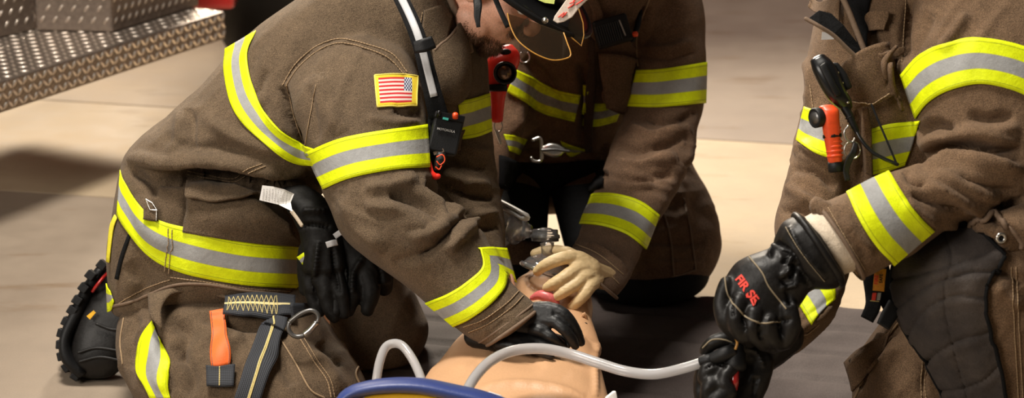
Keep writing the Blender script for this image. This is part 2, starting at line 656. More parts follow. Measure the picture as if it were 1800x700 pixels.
def flag_mat():
    m, nt, b = nm('flag_patch_embroidery')
    tc = nt.nodes.new('ShaderNodeTexCoord')
    sp = nt.nodes.new('ShaderNodeSeparateXYZ'); link(nt, tc.outputs['UV'], sp.inputs[0])
    def mth(op, a, bb=None):
        n = nt.nodes.new('ShaderNodeMath'); n.operation = op
        for k, q in enumerate((a, bb)):
            if q is None: continue
            if hasattr(q, 'links'): link(nt, q, n.inputs[k])
            else: n.inputs[k].default_value = q
        return n.outputs[0]
    W = 0.078
    u = mth('DIVIDE', sp.outputs['X'], W); v = sp.outputs['Y']
    inner = mth('MULTIPLY', mth('MULTIPLY', mth('GREATER_THAN', u, 0.07), mth('LESS_THAN', u, 0.93)), mth('MULTIPLY', mth('GREATER_THAN', v, 0.10), mth('LESS_THAN', v, 0.90)))
    vi = mth('DIVIDE', mth('SUBTRACT', v, 0.10), 0.80)
    st = mth('LESS_THAN', mth('MODULO', mth('MULTIPLY', vi, 6.5), 1.0), 0.5)
    stripes = mix(nt, st, (0.75, 0.62, 0.55), (0.55, 0.015, 0.02))
    canton = mth('MULTIPLY', mth('GREATER_THAN', u, 0.68), mth('LESS_THAN', vi, 0.54))
    uu = mth('MULTIPLY', u, 26.0); vv = mth('MULTIPLY', vi, 13.0)
    ck = nt.nodes.new('ShaderNodeTexChecker'); ck.inputs['Scale'].default_value = 1.0
    cb = nt.nodes.new('ShaderNodeCombineXYZ'); link(nt, uu, cb.inputs[0]); link(nt, vv, cb.inputs[1]); cb.inputs[2].default_value = 0.5
    link(nt, cb.outputs[0], ck.inputs['Vector'])
    ck.inputs['Color1'].default_value = (0.012, 0.02, 0.09, 1); ck.inputs['Color2'].default_value = (0.6, 0.62, 0.68, 1)
    c = mix(nt, canton, stripes, ck.outputs['Color'])
    c = mix(nt, inner, (0.85, 0.62, 0.03), c)
    link(nt, c, b.inputs['Base Color']); b.inputs['Roughness'].default_value = 0.85
    n = noise_node(nt, coords(nt), 900, 2)
    link(nt, bumpn(nt, n, 0.7, 0.001), b.inputs['Normal'])
    return m

def web_mat(name, base=(0.018, 0.02, 0.026), line=(0.62, 0.52, 0.26), centre=True, zig=False):
    """woven strap: fine ribs along the length, a light centre thread"""
    m, nt, b = nm(name)
    tc = nt.nodes.new('ShaderNodeTexCoord')
    sp = nt.nodes.new('ShaderNodeSeparateXYZ'); link(nt, tc.outputs['UV'], sp.inputs[0])
    w1 = nt.nodes.new('ShaderNodeTexWave'); w1.bands_direction = 'Y'; w1.inputs['Scale'].default_value = 4.5
    w2 = nt.nodes.new('ShaderNodeTexWave'); w2.bands_direction = 'X'; w2.inputs['Scale'].default_value = 90
    link(nt, tc.outputs['UV'], w1.inputs['Vector']); link(nt, tc.outputs['UV'], w2.inputs['Vector'])
    r = ramp(nt, w1.outputs['Fac'], [(0.2, np.array(base) * 0.5), (0.8, np.array(base) * 2.6)])
    r = mix(nt, 0.5, r, w2.outputs['Color'], 'MULTIPLY')
    if centre:
        k = ramp(nt, sp.outputs['Y'], [(0.0, (0, 0, 0)), (0.455, (1, 1, 1)), (0.545, (0, 0, 0))], True)
        r = mix(nt, k, r, line)
    link(nt, r, b.inputs['Base Color']); b.inputs['Roughness'].default_value = 0.75
    link(nt, bumpn(nt, w1.outputs['Fac'], 0.5, 0.001), b.inputs['Normal'])
    return m

BR = (0.108, 0.074, 0.045)
M = {
    'coat': cloth_mat('brown_turnout_fabric', BR),
    'coat3': cloth_mat('lighter_brown_turnout_fabric', (0.140, 0.086, 0.049), wear=0.2),
    'coat2': cloth_mat('rust_brown_turnout_fabric', (0.128, 0.076, 0.045)),
    'trouser': cloth_mat('worn_brown_trouser_fabric', (0.104, 0.070, 0.042)),
    'darkbrown': cloth_mat('dark_brown_fabric', (0.055, 0.036, 0.025)),
    'trim': trim_mat('yellow_and_silver_trim'),
    'trimd': trim_mat('blotchy_yellow_and_silver_trim', 0.25),  # same trim with deeper dark blotches
    'thread': plain('tan_thread', (0.30, 0.20, 0.11), 0.8),
    'cord': plain('brown_edge_cord', (0.16, 0.105, 0.068), 0.85),
    'yellowthread': plain('yellow_thread', (0.62, 0.50, 0.20), 0.8),
    'black': plain('black_rubber', (0.006, 0.006, 0.0065), 0.5, spec=0.25, bump=0.0006),
    'blackcloth': cloth_mat('black_cloth', (0.006, 0.006, 0.0065), wear=0.3, sheen=0.0),
    'leather': plain('black_leather', (0.0075, 0.0065, 0.006), 0.45, spec=0.28, bump=0.0006, scale=220, var=0.4),
    'pad': cloth_mat('grey_black_knee_pad_leather', (0.045, 0.038, 0.037), grain=0.2, rough=0.6, wear=0.5, wearcol=(0.085, 0.068, 0.058), sheen=0.03),
    'nitrile': plain('black_nitrile', (0.006, 0.006, 0.0065), 0.46, spec=0.35, bump=0.0005, scale=260),
    'tan': plain('cream_latex', (0.70, 0.52, 0.28), 0.5, bump=0.0008, scale=160, var=0.08),
    'manikin': plain('tan_vinyl_skin', (0.58, 0.335, 0.18), 0.42, spec=0.4, bump=0.0008, scale=240, var=0.04),
    'pink': plain('pink_vinyl', (0.70, 0.16, 0.16), 0.35),
    'skin': plain('freckled_skin', (0.78, 0.42, 0.29), 0.5, bump=0.0008, scale=330, var=0.16),
    'hair': plain('brown_beard_hair', (0.15, 0.075, 0.038), 0.7, var=0.4),
    'plastic': plain('black_plastic', (0.005, 0.005, 0.0055), 0.28, spec=0.45),
    'mattplastic': plain('matt_black_plastic', (0.007, 0.007, 0.0075), 0.5, spec=0.3, bump=0.0006, scale=500),
    'red': plain('red_plastic', (0.85, 0.028, 0.014), 0.35, spec=0.5, var=0.05),
    'orange': plain('orange_red_plastic', (0.80, 0.075, 0.015), 0.4, var=0.05),
    'orangestrap': plain('orange_webbing', (0.85, 0.14, 0.02), 0.6, bump=0.001, scale=500, var=0.06),
    'metal': plain('bare_steel', (0.55, 0.53, 0.50), 0.28, metal=1.0),
    'darkmetal': plain('grey_anodised_metal', (0.16, 0.155, 0.15), 0.35, metal=0.8),
    'alum': plain('tread_plate_aluminium', (0.17, 0.135, 0.11), 0.42, metal=0.75, bump=0.001, scale=90, var=0.2),
    'alumtread': plain('polished_tread_lozenge', (0.66, 0.58, 0.50), 0.30, metal=0.9, var=0.1),
    'amber': plain('amber_edge', (0.45, 0.22, 0.04), 0.3),
    'visor': clear_mat('smoky_clear_visor', (0.60, 0.54, 0.46), 0.25, 0.1, 0.10, (0.22, 0.16, 0.10)),
    'clear': clear_mat('clear_plastic', (0.98, 0.98, 0.99), 0.38, 0.10, 0.18, (0.85, 0.85, 0.88)),
    'bag': clear_mat('smoky_silicone_bag', (0.90, 0.88, 0.85), 0.28, 0.16, 0.16, (0.5, 0.45, 0.42)),
    'hose': clear_mat('milky_tubing', (0.86, 0.86, 0.88), 0.3, 0.15, 0.72, (0.80, 0.79, 0.80)),
    'white': plain('white_plastic', (0.72, 0.70, 0.68), 0.45, var=0.05),
    'knit': plain('cream_knit_cuff', (0.62, 0.52, 0.40), 0.9, bump=0.002, scale=300, var=0.1),
    'blue': plain('blue_plastic', (0.030, 0.052, 0.20), 0.4, bump=0.0006, scale=350, var=0.08),
    'yellow': plain('yellow_plastic', (0.80, 0.46, 0.01), 0.4, var=0.05),
    'lime': plain('lime_decal', (0.55, 0.62, 0.16), 0.5),
    'redpaint': plain('red_paint', (0.35, 0.012, 0.010), 0.2, spec=0.6, coat=0.5),
    'redtext': plain('red_embroidery', (0.75, 0.05, 0.03), 0.7),
    'greytext': plain('grey_print', (0.35, 0.34, 0.33), 0.5),
    'patchedge': plain('yellow_merrowed_edge', (0.80, 0.66, 0.12), 0.8, bump=0.001, scale=700),
    'teal': plain('teal_display', (0.05, 0.32, 0.27), 0.3),
    'tag': plain('amber_label', (0.75, 0.33, 0.03), 0.6),
    'silver': plain('silver_reflective_tape', (0.42, 0.42, 0.43), 0.5, var=0.06),
    'glovecloth': plain('black_work_leather', (0.006, 0.0055, 0.005), 0.6, spec=0.15, bump=0.0006, scale=200, var=0.4),
    'flag': flag_mat(),
    'web': web_mat('black_webbing_yellow_line'),
    'webplain': web_mat('black_webbing', centre=False),
}
# ------------------------------------------------------------------ the setting
def concrete(name, a, b_, stain, rough=0.75, s=1.3, extra=0.0):
    m, nt, b = nm(name)
    v = coords(nt)
    n1 = noise_node(nt, v, s, 6, 0.6); n2 = noise_node(nt, v, 7, 6, 0.7); n3 = noise_node(nt, v, 260, 3, 0.7)
    c = ramp(nt, n1, [(0.32, a), (0.68, b_)])
    v2 = coords(nt, (1.0, 3.2, 1.0))
    n4 = noise_node(nt, v2, 3.4, 5, 0.55)
    c = mix(nt, ramp(nt, n4, [(0.60, (0, 0, 0)), (0.74, (1, 1, 1))]), c, stain)
    c = mix(nt, 1.0, c, ramp(nt, n2, [(0.3, [0.88] * 3), (0.7, [1.06] * 3)]), 'MULTIPLY')
    c = mix(nt, 1.0, c, ramp(nt, n3, [(0.3, [0.94] * 3), (0.7, [1.05] * 3)]), 'MULTIPLY')
    link(nt, c, b.inputs['Base Color'])
    link(nt, ramp(nt, n2, [(0.3, [rough - 0.15] * 3), (0.7, [rough + 0.1] * 3)]), b.inputs['Roughness'])
    link(nt, bumpn(nt, n3, 0.4, 0.002), b.inputs['Normal'])
    return m

CB = concrete('beige_concrete', (0.41, 0.315, 0.205), (0.50, 0.395, 0.27), (0.34, 0.245, 0.145))
CA = concrete('tan_concrete', (0.34, 0.26, 0.18), (0.43, 0.335, 0.235), (0.28, 0.21, 0.135))
CR = concrete('grey_brown_concrete', (0.235, 0.185, 0.145), (0.31, 0.25, 0.195), (0.19, 0.125, 0.07))
CD = concrete('shaded_grey_concrete', (0.24, 0.185, 0.135), (0.32, 0.255, 0.19), (0.20, 0.135, 0.08), s=1.0)  # greyer slab; the step's shade is also put into its darker colour
CJ = plain('joint_sealant', (0.13, 0.095, 0.065), 0.9)

j1a, j1b = G(0, 171), G(1395, 254)
dr = (j1b - j1a); dr /= np.linalg.norm(dr)
pr = np.array([-dr[1], dr[0], 0])           # away from viewer
def fl(s, t): return j1a + dr * s + pr * t
l2 = G(100, 341); t2 = (l2 - j1a) @ pr
s_mid = (G(800, 215) - j1a) @ dr
s_m2 = (G(560, 420) - j1a) @ dr
mb = MB()
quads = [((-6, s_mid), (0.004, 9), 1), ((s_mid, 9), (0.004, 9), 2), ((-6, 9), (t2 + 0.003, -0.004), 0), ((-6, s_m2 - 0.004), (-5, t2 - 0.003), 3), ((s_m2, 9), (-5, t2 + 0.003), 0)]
matidx = []
for (s0, s1), (t0, t1), k in quads:
    base = len(mb.v)
    v = [fl(s0, t0), fl(s1, t0), fl(s1, t1), fl(s0, t1)]
    v = v + [a - np.array([0, 0, 0.12]) for a in v]
    mb.add(v, [(0, 1, 2, 3), (4, 5, 6, 7), (0, 1, 5, 4), (1, 2, 6, 5), (2, 3, 7, 6), (3, 0, 4, 7)])
    matidx += [k] * 6
v = [fl(-6, -5), fl(9, -5), fl(9, 9), fl(-6, 9)]
v = [a - np.array([0, 0, 0.006]) for a in v] + [a - np.array([0, 0, 0.1]) for a in v]
mb.add(v, [(0, 1, 2, 3), (4, 5, 6, 7), (0, 1, 5, 4), (1, 2, 6, 5), (2, 3, 7, 6), (3, 0, 4, 7)]); matidx += [4] * 6
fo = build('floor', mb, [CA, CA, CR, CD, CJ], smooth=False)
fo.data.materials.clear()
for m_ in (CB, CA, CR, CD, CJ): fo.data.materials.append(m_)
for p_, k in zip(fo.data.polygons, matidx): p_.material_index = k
struct(fo)

mb = MB(); box(mb, (0, 11.6, 1.6), (7, 0.08, 1.65))
struct(build('wall_back', mb, plain('painted_block_wall', (0.30, 0.26, 0.21), 0.8, bump=0.002, scale=30), smooth=False))

# ---- folding mat
m, nt, b = nm('grey_vinyl_mat')
v = coords(nt); n1 = noise_node(nt, v, 420, 2); n2 = noise_node(nt, v, 5, 5, 0.7)
c = ramp(nt, n2, [(0.3, (0.050, 0.039, 0.036)), (0.72, (0.078, 0.062, 0.057))])
link(nt, mix(nt, 1.0, c, ramp(nt, n1, [(0.3, [0.8] * 3), (0.7, [1.25] * 3)]), 'MULTIPLY'), b.inputs['Base Color'])
b.inputs['Roughness'].default_value = 0.8; b.inputs['Specular IOR Level'].default_value = 0.2
link(nt, bumpn(nt, n1, 0.5, 0.0008), b.inputs['Normal'])
MAT = m
ma, me_, mp_ = MAT_A, MAT_E, MAT_P
mb = MB()
nu, nv = 170, 90
s0, s1, T = MAT_S0, 1.35, MAT_T
grid = []
for i in range(nu + 1):
    for j in range(nv + 1):
        s = s0 + (s1 - s0) * i / nu; t = T * j / nv
        ph = (t / 0.145) % 1.0
        z = 0.030 - 0.010 * math.exp(-((min(ph, 1 - ph)) / 0.06) ** 2) - (0.012 if j in (0, nv) or i in (0, nu) else 0)
        q = ma + me_ * s + mp_ * t
        grid.append([q[0], q[1], z])
g = np.array(grid)
g[:, 2] += 0.0035 * noise3(g * np.array([6, 22, 1])) + 0.002 * noise3(g * 30)
dgn = np.abs((g[:, 0] - G(1215, 528, .02)[0]) * 0.55 - (g[:, 1] - G(1215, 528, .02)[1]) * 0.8)
g[:, 2] -= 0.005 * np.exp(-(dgn / 0.008) ** 2)
low = g.copy(); low[:, 2] = 0.001
N = len(g)
f = []
for i in range(nu):
    for j in range(nv):
        a = i * (nv + 1) + j; q = (a, a + 1, a + nv + 2, a + nv + 1)
        f.append(q); f.append(tuple(x + N for x in q[::-1]))
edge = [i * (nv + 1) for i in range(nu + 1)] + [nu * (nv + 1) + j for j in range(1, nv + 1)] + [i * (nv + 1) + nv for i in range(nu - 1, -1, -1)] + [j for j in range(nv - 1, 0, -1)]
for k in range(len(edge)):
    a, b2 = edge[k], edge[(k + 1) % len(edge)]
    f.append((a, b2, b2 + N, a + N))
mb.add(np.vstack([g, low]), f)
o = build('folding_mat', mb, MAT)
tag(o, 'dark grey ribbed vinyl mat laid on the concrete under the training manikin', 'mat')

# ---- tread-plate rear step and boxes of the fire engine
fe = thing('fire_engine', 'bright tread-plate rear step and lockers of a fire engine, upper left', 'fire engine', G(100, 120, 0))
def lozenge(mb, c, a, n, L, W, H):
    """raised pointed oval on a plate; a = long axis, n = plate normal"""
    b_ = np.cross(n, a)
    ring = []
    for k in range(10):
        t = 2 * math.pi * k / 10
        ring.append(c + a * L * math.cos(t) * (1 if abs(math.cos(t)) > 0.01 else 0) + b_ * W * math.sin(t) * abs(math.sin(t)) ** 0.3)
    mid = [c + (r - c) * 0.55 + n * H for r in ring]
    v = ring + mid + [c + n * H * 1.15]
    f = [(k, (k + 1) % 10, 10 + (k + 1) % 10, 10 + k) for k in range(10)] + [(10 + k, 10 + (k + 1) % 10, 20) for k in range(10)]
    mb.add(v, f)

def tread(mb, o, ex, ey, w_, h_, sp, L, W, H, alt=True, skip=0.0):
    n = np.cross(ex, ey); 
    if n @ (CAM - o) < 0: n = -n
    nx, ny = int(w_ / sp), int(h_ / sp)
    for i in range(nx):
        for j in range(ny):
            x = (i + 0.5 + (0.5 if (j % 2 and not alt) else 0)) * w_ / nx; y = (j + 0.5) * h_ / ny
            if x > w_ - sp * 0.3: continue
            s = 1 if (not alt or (i + j) % 2) else -1
            a = ex * 0.62 + ey * 0.78 * s
            a = a / np.linalg.norm(a)
            lozenge(mb, o + ex * x + ey * y, a, n, L, W, H)

ZS, ZB = 0.357, 0.283
bl, br_ = G(-40, 213, ZB), G(397, 68, ZB)
ex = br_ - bl; W_ = np.linalg.norm(ex); ex /= W_
ez = np.array([0, 0, 1.0]); ey = np.array([-ex[1], ex[0], 0])   # away
if ey[1] < 0: ey = -ey
def slab(mb, o, ex, ey, ez, a, b_, c):
    v = [o + ex * x + ey * y + ez * z for x in (0, a) for y in (0, b_) for z in (0, c)]
    mb.add(v, [(0, 1, 3, 2), (4, 6, 7, 5), (0, 4, 5, 1), (2, 3, 7, 6), (0, 2, 6, 4), (1, 5, 7, 3)])
mb = MB(); slab(mb, bl, ex, ey, ez, W_, 0.62, ZS - ZB)
st_ = build('rear_step', mb, M['alum'], fe, smooth=False, bevel=0.004)
mb = MB()
tread(mb, bl + ez * 0.004, ex, ez, W_, ZS - ZB - 0.006, 0.0178, 0.0125, 0.0042, 0.0028)
tread(mb, bl + ez * (ZS - ZB) + ey * 0.008, ex, ey, W_, 0.60, 0.030, 0.0125, 0.0045, 0.0022)
build('raised_tread', mb, M['alumtread'], st_)
def locker(A, B, C, h, name='locker', top=0.7):
    # A left-front, B front corner, C right-back corner (on the step)
    D = A + (C - B)
    v = [A, B, C, D]; v = v + [q + ez * h for q in v]
    mb = MB(); mb.add(v, [(0, 1, 2, 3), (4, 5, 6, 7), (0, 1, 5, 4), (1, 2, 6, 5), (2, 3, 7, 6), (3, 0, 4, 7)])
    o = build(name, mb, M['alum'], fe, smooth=False, bevel=0.004)
    mb = MB()
    e1 = (B - A); w1 = np.linalg.norm(e1); e1 /= w1
    tread(mb, A + ez * 0.015, e1, ez, w1, h - 0.02, 0.030, 0.011, 0.0035, 0.0022, alt=False)
    e2 = (C - B); w2 = np.linalg.norm(e2); e2 /= w2
    tread(mb, B + ez * 0.015, e2, ez, w2, h - 0.02, 0.027, 0.011, 0.0038, 0.0024, alt=False)
    build('raised_tread', mb, M['alumtread'], o)
    return o
zt = ZS + 0.001
locker(G(64, 54, zt), G(199, 57, zt), G(350, 10, zt), 0.8)
locker(G(-160, 100, zt), G(57, 54, zt), G(120, 20, zt), 0.8)
# red lamp on the locker side and the red bodywork beyond
c = G(290, 30, ZS + 0.12)
mb = MB(); lathe(mb, P(290, 1, 6.0) , -FW, [(0, 0.02), (0.008, 0.021), (0.016, 0.017), (0.022, 0.009), (0.024, 0.001)])
build('tail_lamp', mb, M['red'], fe)
mb = MB(); box(mb, P(372, -29, 6.35), (0.075, 0.12, 0.05))
build('body_panel', mb, M['redpaint'], fe, smooth=False, bevel=0.012)
mb = MB(); q = P(440, -60, 6.5)
lathe(mb, np.array([q[0] - 0.14, 6.9, 0.42]), (1, 0, 0), [(0, 0.1), (0, 0.36), (0.03, 0.41), (0.10, 0.42), (0.22, 0.42), (0.28, 0.40), (0.30, 0.36), (0.30, 0.1)], 48)
build('tyre', mb, M['black'], fe)

# parked vehicle beyond the far edge of the frame: only its dark underside shade shows
pv = thing('parked_truck', 'dark truck parked far behind, only its shaded underside along the top edge', 'truck', (0.6, 9.0, 0))
mb = MB(); box(mb, (0.9, 9.35, 1.05), (3.0, 1.2, 0.75)); build('body', mb, M['redpaint'], pv, smooth=False, bevel=0.06)
mb = MB(); box(mb, (0.9, 9.35, 0.27), (2.9, 1.15, 0.06)); build('chassis', mb, M['mattplastic'], pv, smooth=False)
for x in (-1.3, -0.7, 2.6):
    mb = MB(); lathe(mb, np.array([x, 8.35, 0.47]), (0, 1, 0), [(0, 0.1), (0, 0.40), (0.04, 0.46), (0.22, 0.47), (0.28, 0.42), (0.30, 0.1)], 40)
    build('wheel', mb, M['black'], pv)
# ------------------------------------------------------------------ people: head and helmet builders
def head_into(mb, H, X, Y, Z, s=1.0):
    """X right, Y face forward, Z crown"""
    A = np.array([X, Y, Z])
    def W(x, y, z): return H + s * (X * x + Y * y + Z * z)
    ball(mb, W(0, -.012, .040), s * np.array([.074, .096, .084]), 14, A)
    ball(mb, W(0, .026, -.030), s * np.array([.058, .064, .084]), 12, A)
    ball(mb, W(0, .066, -.092), s * np.array([.030, .024, .024]), 10, A)
    for q in (-1, 1):
        ball(mb, W(q * .043, .050, -.012), s * np.array([.024, .028, .022]), 10, A)
        ball(mb, W(q * .052, .020, -.070), s * np.array([.016, .036, .028]), 10, A)
        ball(mb, W(q * .030, .074, .030), s * np.array([.026, .014, .010]), 10, A)
        # ear
        ball(mb, W(q * .080, -.010, -.004), s * np.array([.009, .019, .032]), 10, A)
        ball(mb, W(q * .013, .108, -.022), s * np.array([.010, .012, .009]), 8, A)
    tube(mb, np.array([W(0, .078, .030), W(0, .098, .008), W(0, .114, -.014), W(0, .112, -.022)]), s * np.array([.009, .010, .013, .012]), 10)
    tube(mb, np.array([W(-.024, .080, -.055), W(0, .092, -.052), W(.024, .080, -.055)]), s * np.array([.004, .007, .004]), 8)
    tube(mb, np.array([W(-.022, .078, -.066), W(0, .090, -.066), W(.022, .078, -.066)]), s * np.array([.004, .008, .004]), 8)
    return W

def eyes(W, X, Y, Z, parent):
    for q in (-1, 1):
        mb = MB(); ball(mb, W(q * .031, .073, .012), .0125, 10); build('eye', mb, M['white'], parent)

def orth(Y, Z):
    Y = Y / np.linalg.norm(Y); Z = Z - Y * (Z @ Y); Z = Z / np.linalg.norm(Z)
    return np.cross(Y, Z), Y, Z

def helmet(parent, H, X, Y, Z, shieldmat):
    def W(x, y, z): return H + X * x + Y * y + Z * z
    # dome
    mb = MB()
    n = 40; rings = []
    for k in range(10):
        ph = k / 9 * math.pi / 2
        r = math.cos(ph); z = .062 + .125 * math.sin(ph)
        rings.append(np.array([W(.112 * r * math.cos(t), -.005 + .135 * r * math.sin(t), z) for t in np.linspace(0, 2 * math.pi, n, endpoint=False)]))
    rings = [r for r in rings[:-1]] + [rings[-2] * .02 + rings[-1] * .98]
    v = np.vstack(rings); f = [(i * n + k, i * n + (k + 1) % n, (i + 1) * n + (k + 1) % n, (i + 1) * n + k) for i in range(len(rings) - 1) for k in range(n)]
    mb.add(v, f)
    hl = build('helmet', mb, M['plastic'], parent, solid=0.006)
    # ribs over the dome
    for a in range(4):
        mb = MB(); t0 = a * math.pi / 4
        p = [W(.114 * math.cos(s) * math.cos(t0), -.005 + .137 * math.cos(s) * math.sin(t0), .064 + .128 * math.sin(s)) for s in np.linspace(0.1, math.pi - 0.1, 24)]
        tube(mb, np.array(p), .004, 8); build('dome_rib', mb, M['plastic'], hl)
    # brim, dipping at the back
    mb = MB(); rings = []
    def brim(t, k):
        rx = .112 + (.045 * k); ry = .135 + (.035 if math.sin(t) > 0 else .105) * k * abs(math.sin(t)) + .03 * k
        z = .062 - .018 * k - (.035 * k if math.sin(t) < 0 else -.004 * k) * abs(math.sin(t))
        return W(rx * math.cos(t), -.005 + ry * math.sin(t), z)
    ts = np.linspace(0, 2 * math.pi, 64, endpoint=False)
    ks = [0, .25, .5, .75, 1.0]
    v = [brim(t, k) for k in ks for t in ts]
    f = [(i * 64 + k, i * 64 + (k + 1) % 64, (i + 1) * 64 + (k + 1) % 64, (i + 1) * 64 + k) for i in range(4) for k in range(64)]
    mb.add(v, f); build('brim', mb, M['plastic'], hl, solid=0.005)
    mb = MB(); p = [brim(t, 1.0) for t in np.linspace(0, 2 * math.pi, 65)]
    tube(mb, np.array(p), .0055, 10, 0); build('brim_edge', mb, M['mattplastic'], hl)
    return hl, W

def strap_strip(name, pts, wpx, mat, parent, thick=0.003, nrm=None):
    """flat strap through (px,py,d) points; width in photo pixels"""
    a = np.array(pts, float)
    q = cr(np.array([P(*x[:3]) for x in a]), 6)
    T = np.gradient(q, axis=0); T /= np.linalg.norm(T, axis=1)[:, None]
    Nn = np.tile(-FW, (len(q), 1)) if nrm is None else np.tile(nrm, (len(q), 1))
    B = np.cross(T, Nn); B /= np.linalg.norm(B, axis=1)[:, None]
    wd = np.interp(np.linspace(0, 1, len(q)), np.linspace(0, 1, len(a)), [ (x[3] if len(x) > 3 else wpx) for x in a]) / FPX * a[:, 2].mean() / 2
    nv = 4
    cols = np.stack([q + B * (wd * (2 * j / nv - 1))[:, None] for j in range(nv + 1)], 1)
    return sheet_obj(name, cols, thick, mat, parent)

def body_under(parent, chain, head=None, name='body'):
    """one continuous skin surface inside the clothes: list of snakes plus the head"""
    mb = MB()
    for c in chain: snake(mb, c, 14, 5)
    if head: W = head_into(mb, *head)
    me = remesh(mb, 0.0045, 5)
    return put(name, me, M['skin'], parent)

# =================================================================== FIREFIGHTER ONE (left, pressing the chest)
F1 = thing('person', 'firefighter at left with a flag patch on the sleeve, pressing the manikin chest', 'person', G(420, 690, 0), 'firefighters kneeling around the manikin')

mb = MB()
# skirt of the coat
loft(mb, [((196, 545), (520, 520), 4.33, .13), ((193, 505), (528, 505), 4.33, .15), ((192, 450), (529, 460), 4.33, .16), ((200, 390), (535, 400), 4.33, .165),
          ((209, 330), (560, 350), 4.34, .165), ((216, 292), (585, 300), 4.36, .16)], e=2.6, cap=0.25)
# upper body
loft(mb, [((214, 318), (575, 335), 4.36, .15), ((216, 285), (660, 305), 4.35, .185), ((240, 252), (720, 290), 4.34, .19), ((300, 202), (790, 270), 4.33, .19), ((352, 152), (830, 230), 4.33, .19),
          ((400, 100), (852, 170), 4.33, .185), ((452, 50), (850, 90), 4.33, .18), ((530, -5), (820, 0), 4.34, .17), ((600, -50), (800, -60), 4.35, .13)], e=2.2, cap=0.4)
# left (far) sleeve
loft(mb, [((720, 60), (848, 30), 4.36, .07), ((700, 120), (858, 110), 4.35, .09), ((715, 200), (862, 180), 4.34, .09), ((740, 270), (867, 250), 4.33, .085), ((770, 350), (878, 335), 4.31, .075), ((800, 410), (887, 400), 4.29, .068),
          ((830, 445), (889, 438), 4.27, .062), ((852, 490), (903, 492), 4.25, .055), ((866, 516), (907, 510), 4.20, .047), ((866, 540), (907, 532), 4.12, .043), ((868, 566), (905, 556), 4.04, .040)], cap=0.2)
# right (near) sleeve
AR = [((540, 92), (660, 62), 4.20, .085), ((512, 130), (715, 92), 4.17, .105), ((503, 180), (740, 150), 4.13, .11), ((528, 245), (751, 205), 4.10, .112), ((556, 305), (754, 255), 4.08, .11), ((578, 365), (762, 305), 4.06, .108),
      ((612, 425), (800, 350), 4.04, .105), ((668, 468), (838, 395), 4.03, .10), ((718, 505), (866, 440), 4.02, .088), ((755, 538), (890, 485), 4.005, .076), ((795, 572), (908, 508), 3.99, .066), ((822, 592), (925, 522), 3.98, .056), ((842, 602), (938, 534), 3.972, .050), ((856, 607), (943, 546), 3.968, .050)]
loft(mb, AR, cap=0.12, e=2.15)
c1 = Cloth(mb, 0.0052, 5)
rb = MB(); loft(rb, AR, cap=0.1, e=2.15)
r1 = Cloth(rb, 0.012, 1)
# folds seen on the coat
c1.folds([
    # overhang of the upper body
    ([(225, 280), (300, 284), (380, 280), (450, 288), (540, 305)], 14, .022),
    ([(262, 318), (330, 312), (420, 318), (500, 322), (560, 326)], 12, -.030),
    ([(232, 300), (262, 318), (272, 350)], 9, -.012),
    ([(335, 190), (334, 230), (338, 268)], 9, -.010), ([(318, 195), (312, 240), (300, 272)], 10, .007),
    ([(350, 200), (420, 246), (520, 275)], 18, .009), ([(280, 240), (350, 262), (430, 262)], 14, -.006),
    # armhole
    ([(497, 150), (520, 115), (560, 84), (610, 74), (660, 90), (700, 112), (718, 150)], 6, -.007),
    ([(497, 150), (508, 200), (530, 255), (540, 275)], 8, -.020),
    ([(455, 160), (475, 200), (505, 245)], 12, .008), ([(470, 120), (455, 170), (470, 210)], 10, -.006),
    # shoulder and upper sleeve
    ([(560, 130), (575, 190), (600, 235)], 22, .007), ([(548, 150), (552, 210), (560, 250)], 9, -.005),
    ([(690, 190), (720, 200), (745, 196)], 10, -.006), ([(640, 205), (690, 216), (740, 212)], 10, .005),
    # elbow and forearm
    ([(745, 318), (760, 322), (790, 345), (800, 380)], 10, -.020), ([(640, 330), (690, 326), (735, 312)], 14, .008),
    ([(680, 345), (725, 350), (765, 372), (770, 392)], 11, -.012), ([(640, 362), (700, 372), (748, 400)], 14, .008),
    ([(835, 365), (800, 395), (768, 430), (735, 452)], 9, -.012), ([(850, 380), (815, 410), (785, 445)], 10, .010),
    ([(600, 345), (630, 400), (680, 440)], 18, .007), ([(720, 420), (760, 410), (790, 396)], 12, .008),
    ([(690, 462), (730, 450), (762, 440)], 12, -.005),
    # far sleeve
    ([(782, 280), (820, 292), (858, 296)], 9, -.008), ([(775, 300), (815, 318), (862, 326)], 10, .009), ([(790, 330), (830, 345), (868, 350)], 8, -.009),
    ([(815, 365), (845, 378), (876, 372)], 9, .008), ([(820, 392), (850, 402), (880, 396)], 6, -.007), ([(800, 250), (835, 266), (864, 262)], 8, .006),
    # skirt
    ([(245, 345), (258, 400), (300, 440)], 14, .008), ([(225, 460), (250, 500), (230, 535)], 16, -.008), ([(300, 470), (400, 492), (520, 505)], 10, -.004),
    ([(330, 330), (328, 380), (318, 410)], 6, -.006), ([(470, 350), (510, 372), (528, 400)], 12, -.010), ([(430, 365), (480, 380), (520, 410)], 12, .008),
])
c1.wrinkle((620, 150), (110, 100), 70, 42, .0030, seed=1); c1.wrinkle((700, 390), (120, 80), -20, 30, .0050, seed=2)
c1.wrinkle((330, 240), (140, 70), -25, 46, .0040, seed=3); c1.wrinkle((350, 430), (170, 90), 75, 50, .0035, seed=4)
c1.wrinkle((470, 140), (90, 100), 55, 40, .0035, seed=5); c1.wrinkle((850, 560), (60, 40), 30, 16, .0025, seed=6)
c1.wrinkle((830, 330), (60, 90), 10, 22, .0040, seed=7); c1.wrinkle((800, 90), (80, 90), 80, 30, .003, seed=8)
c1.allover(9, .0022, 3); c1.allover(26, .0009, 8)
c1.commit()
coat1 = c1.finish('turnout_coat', M['coat'], F1)

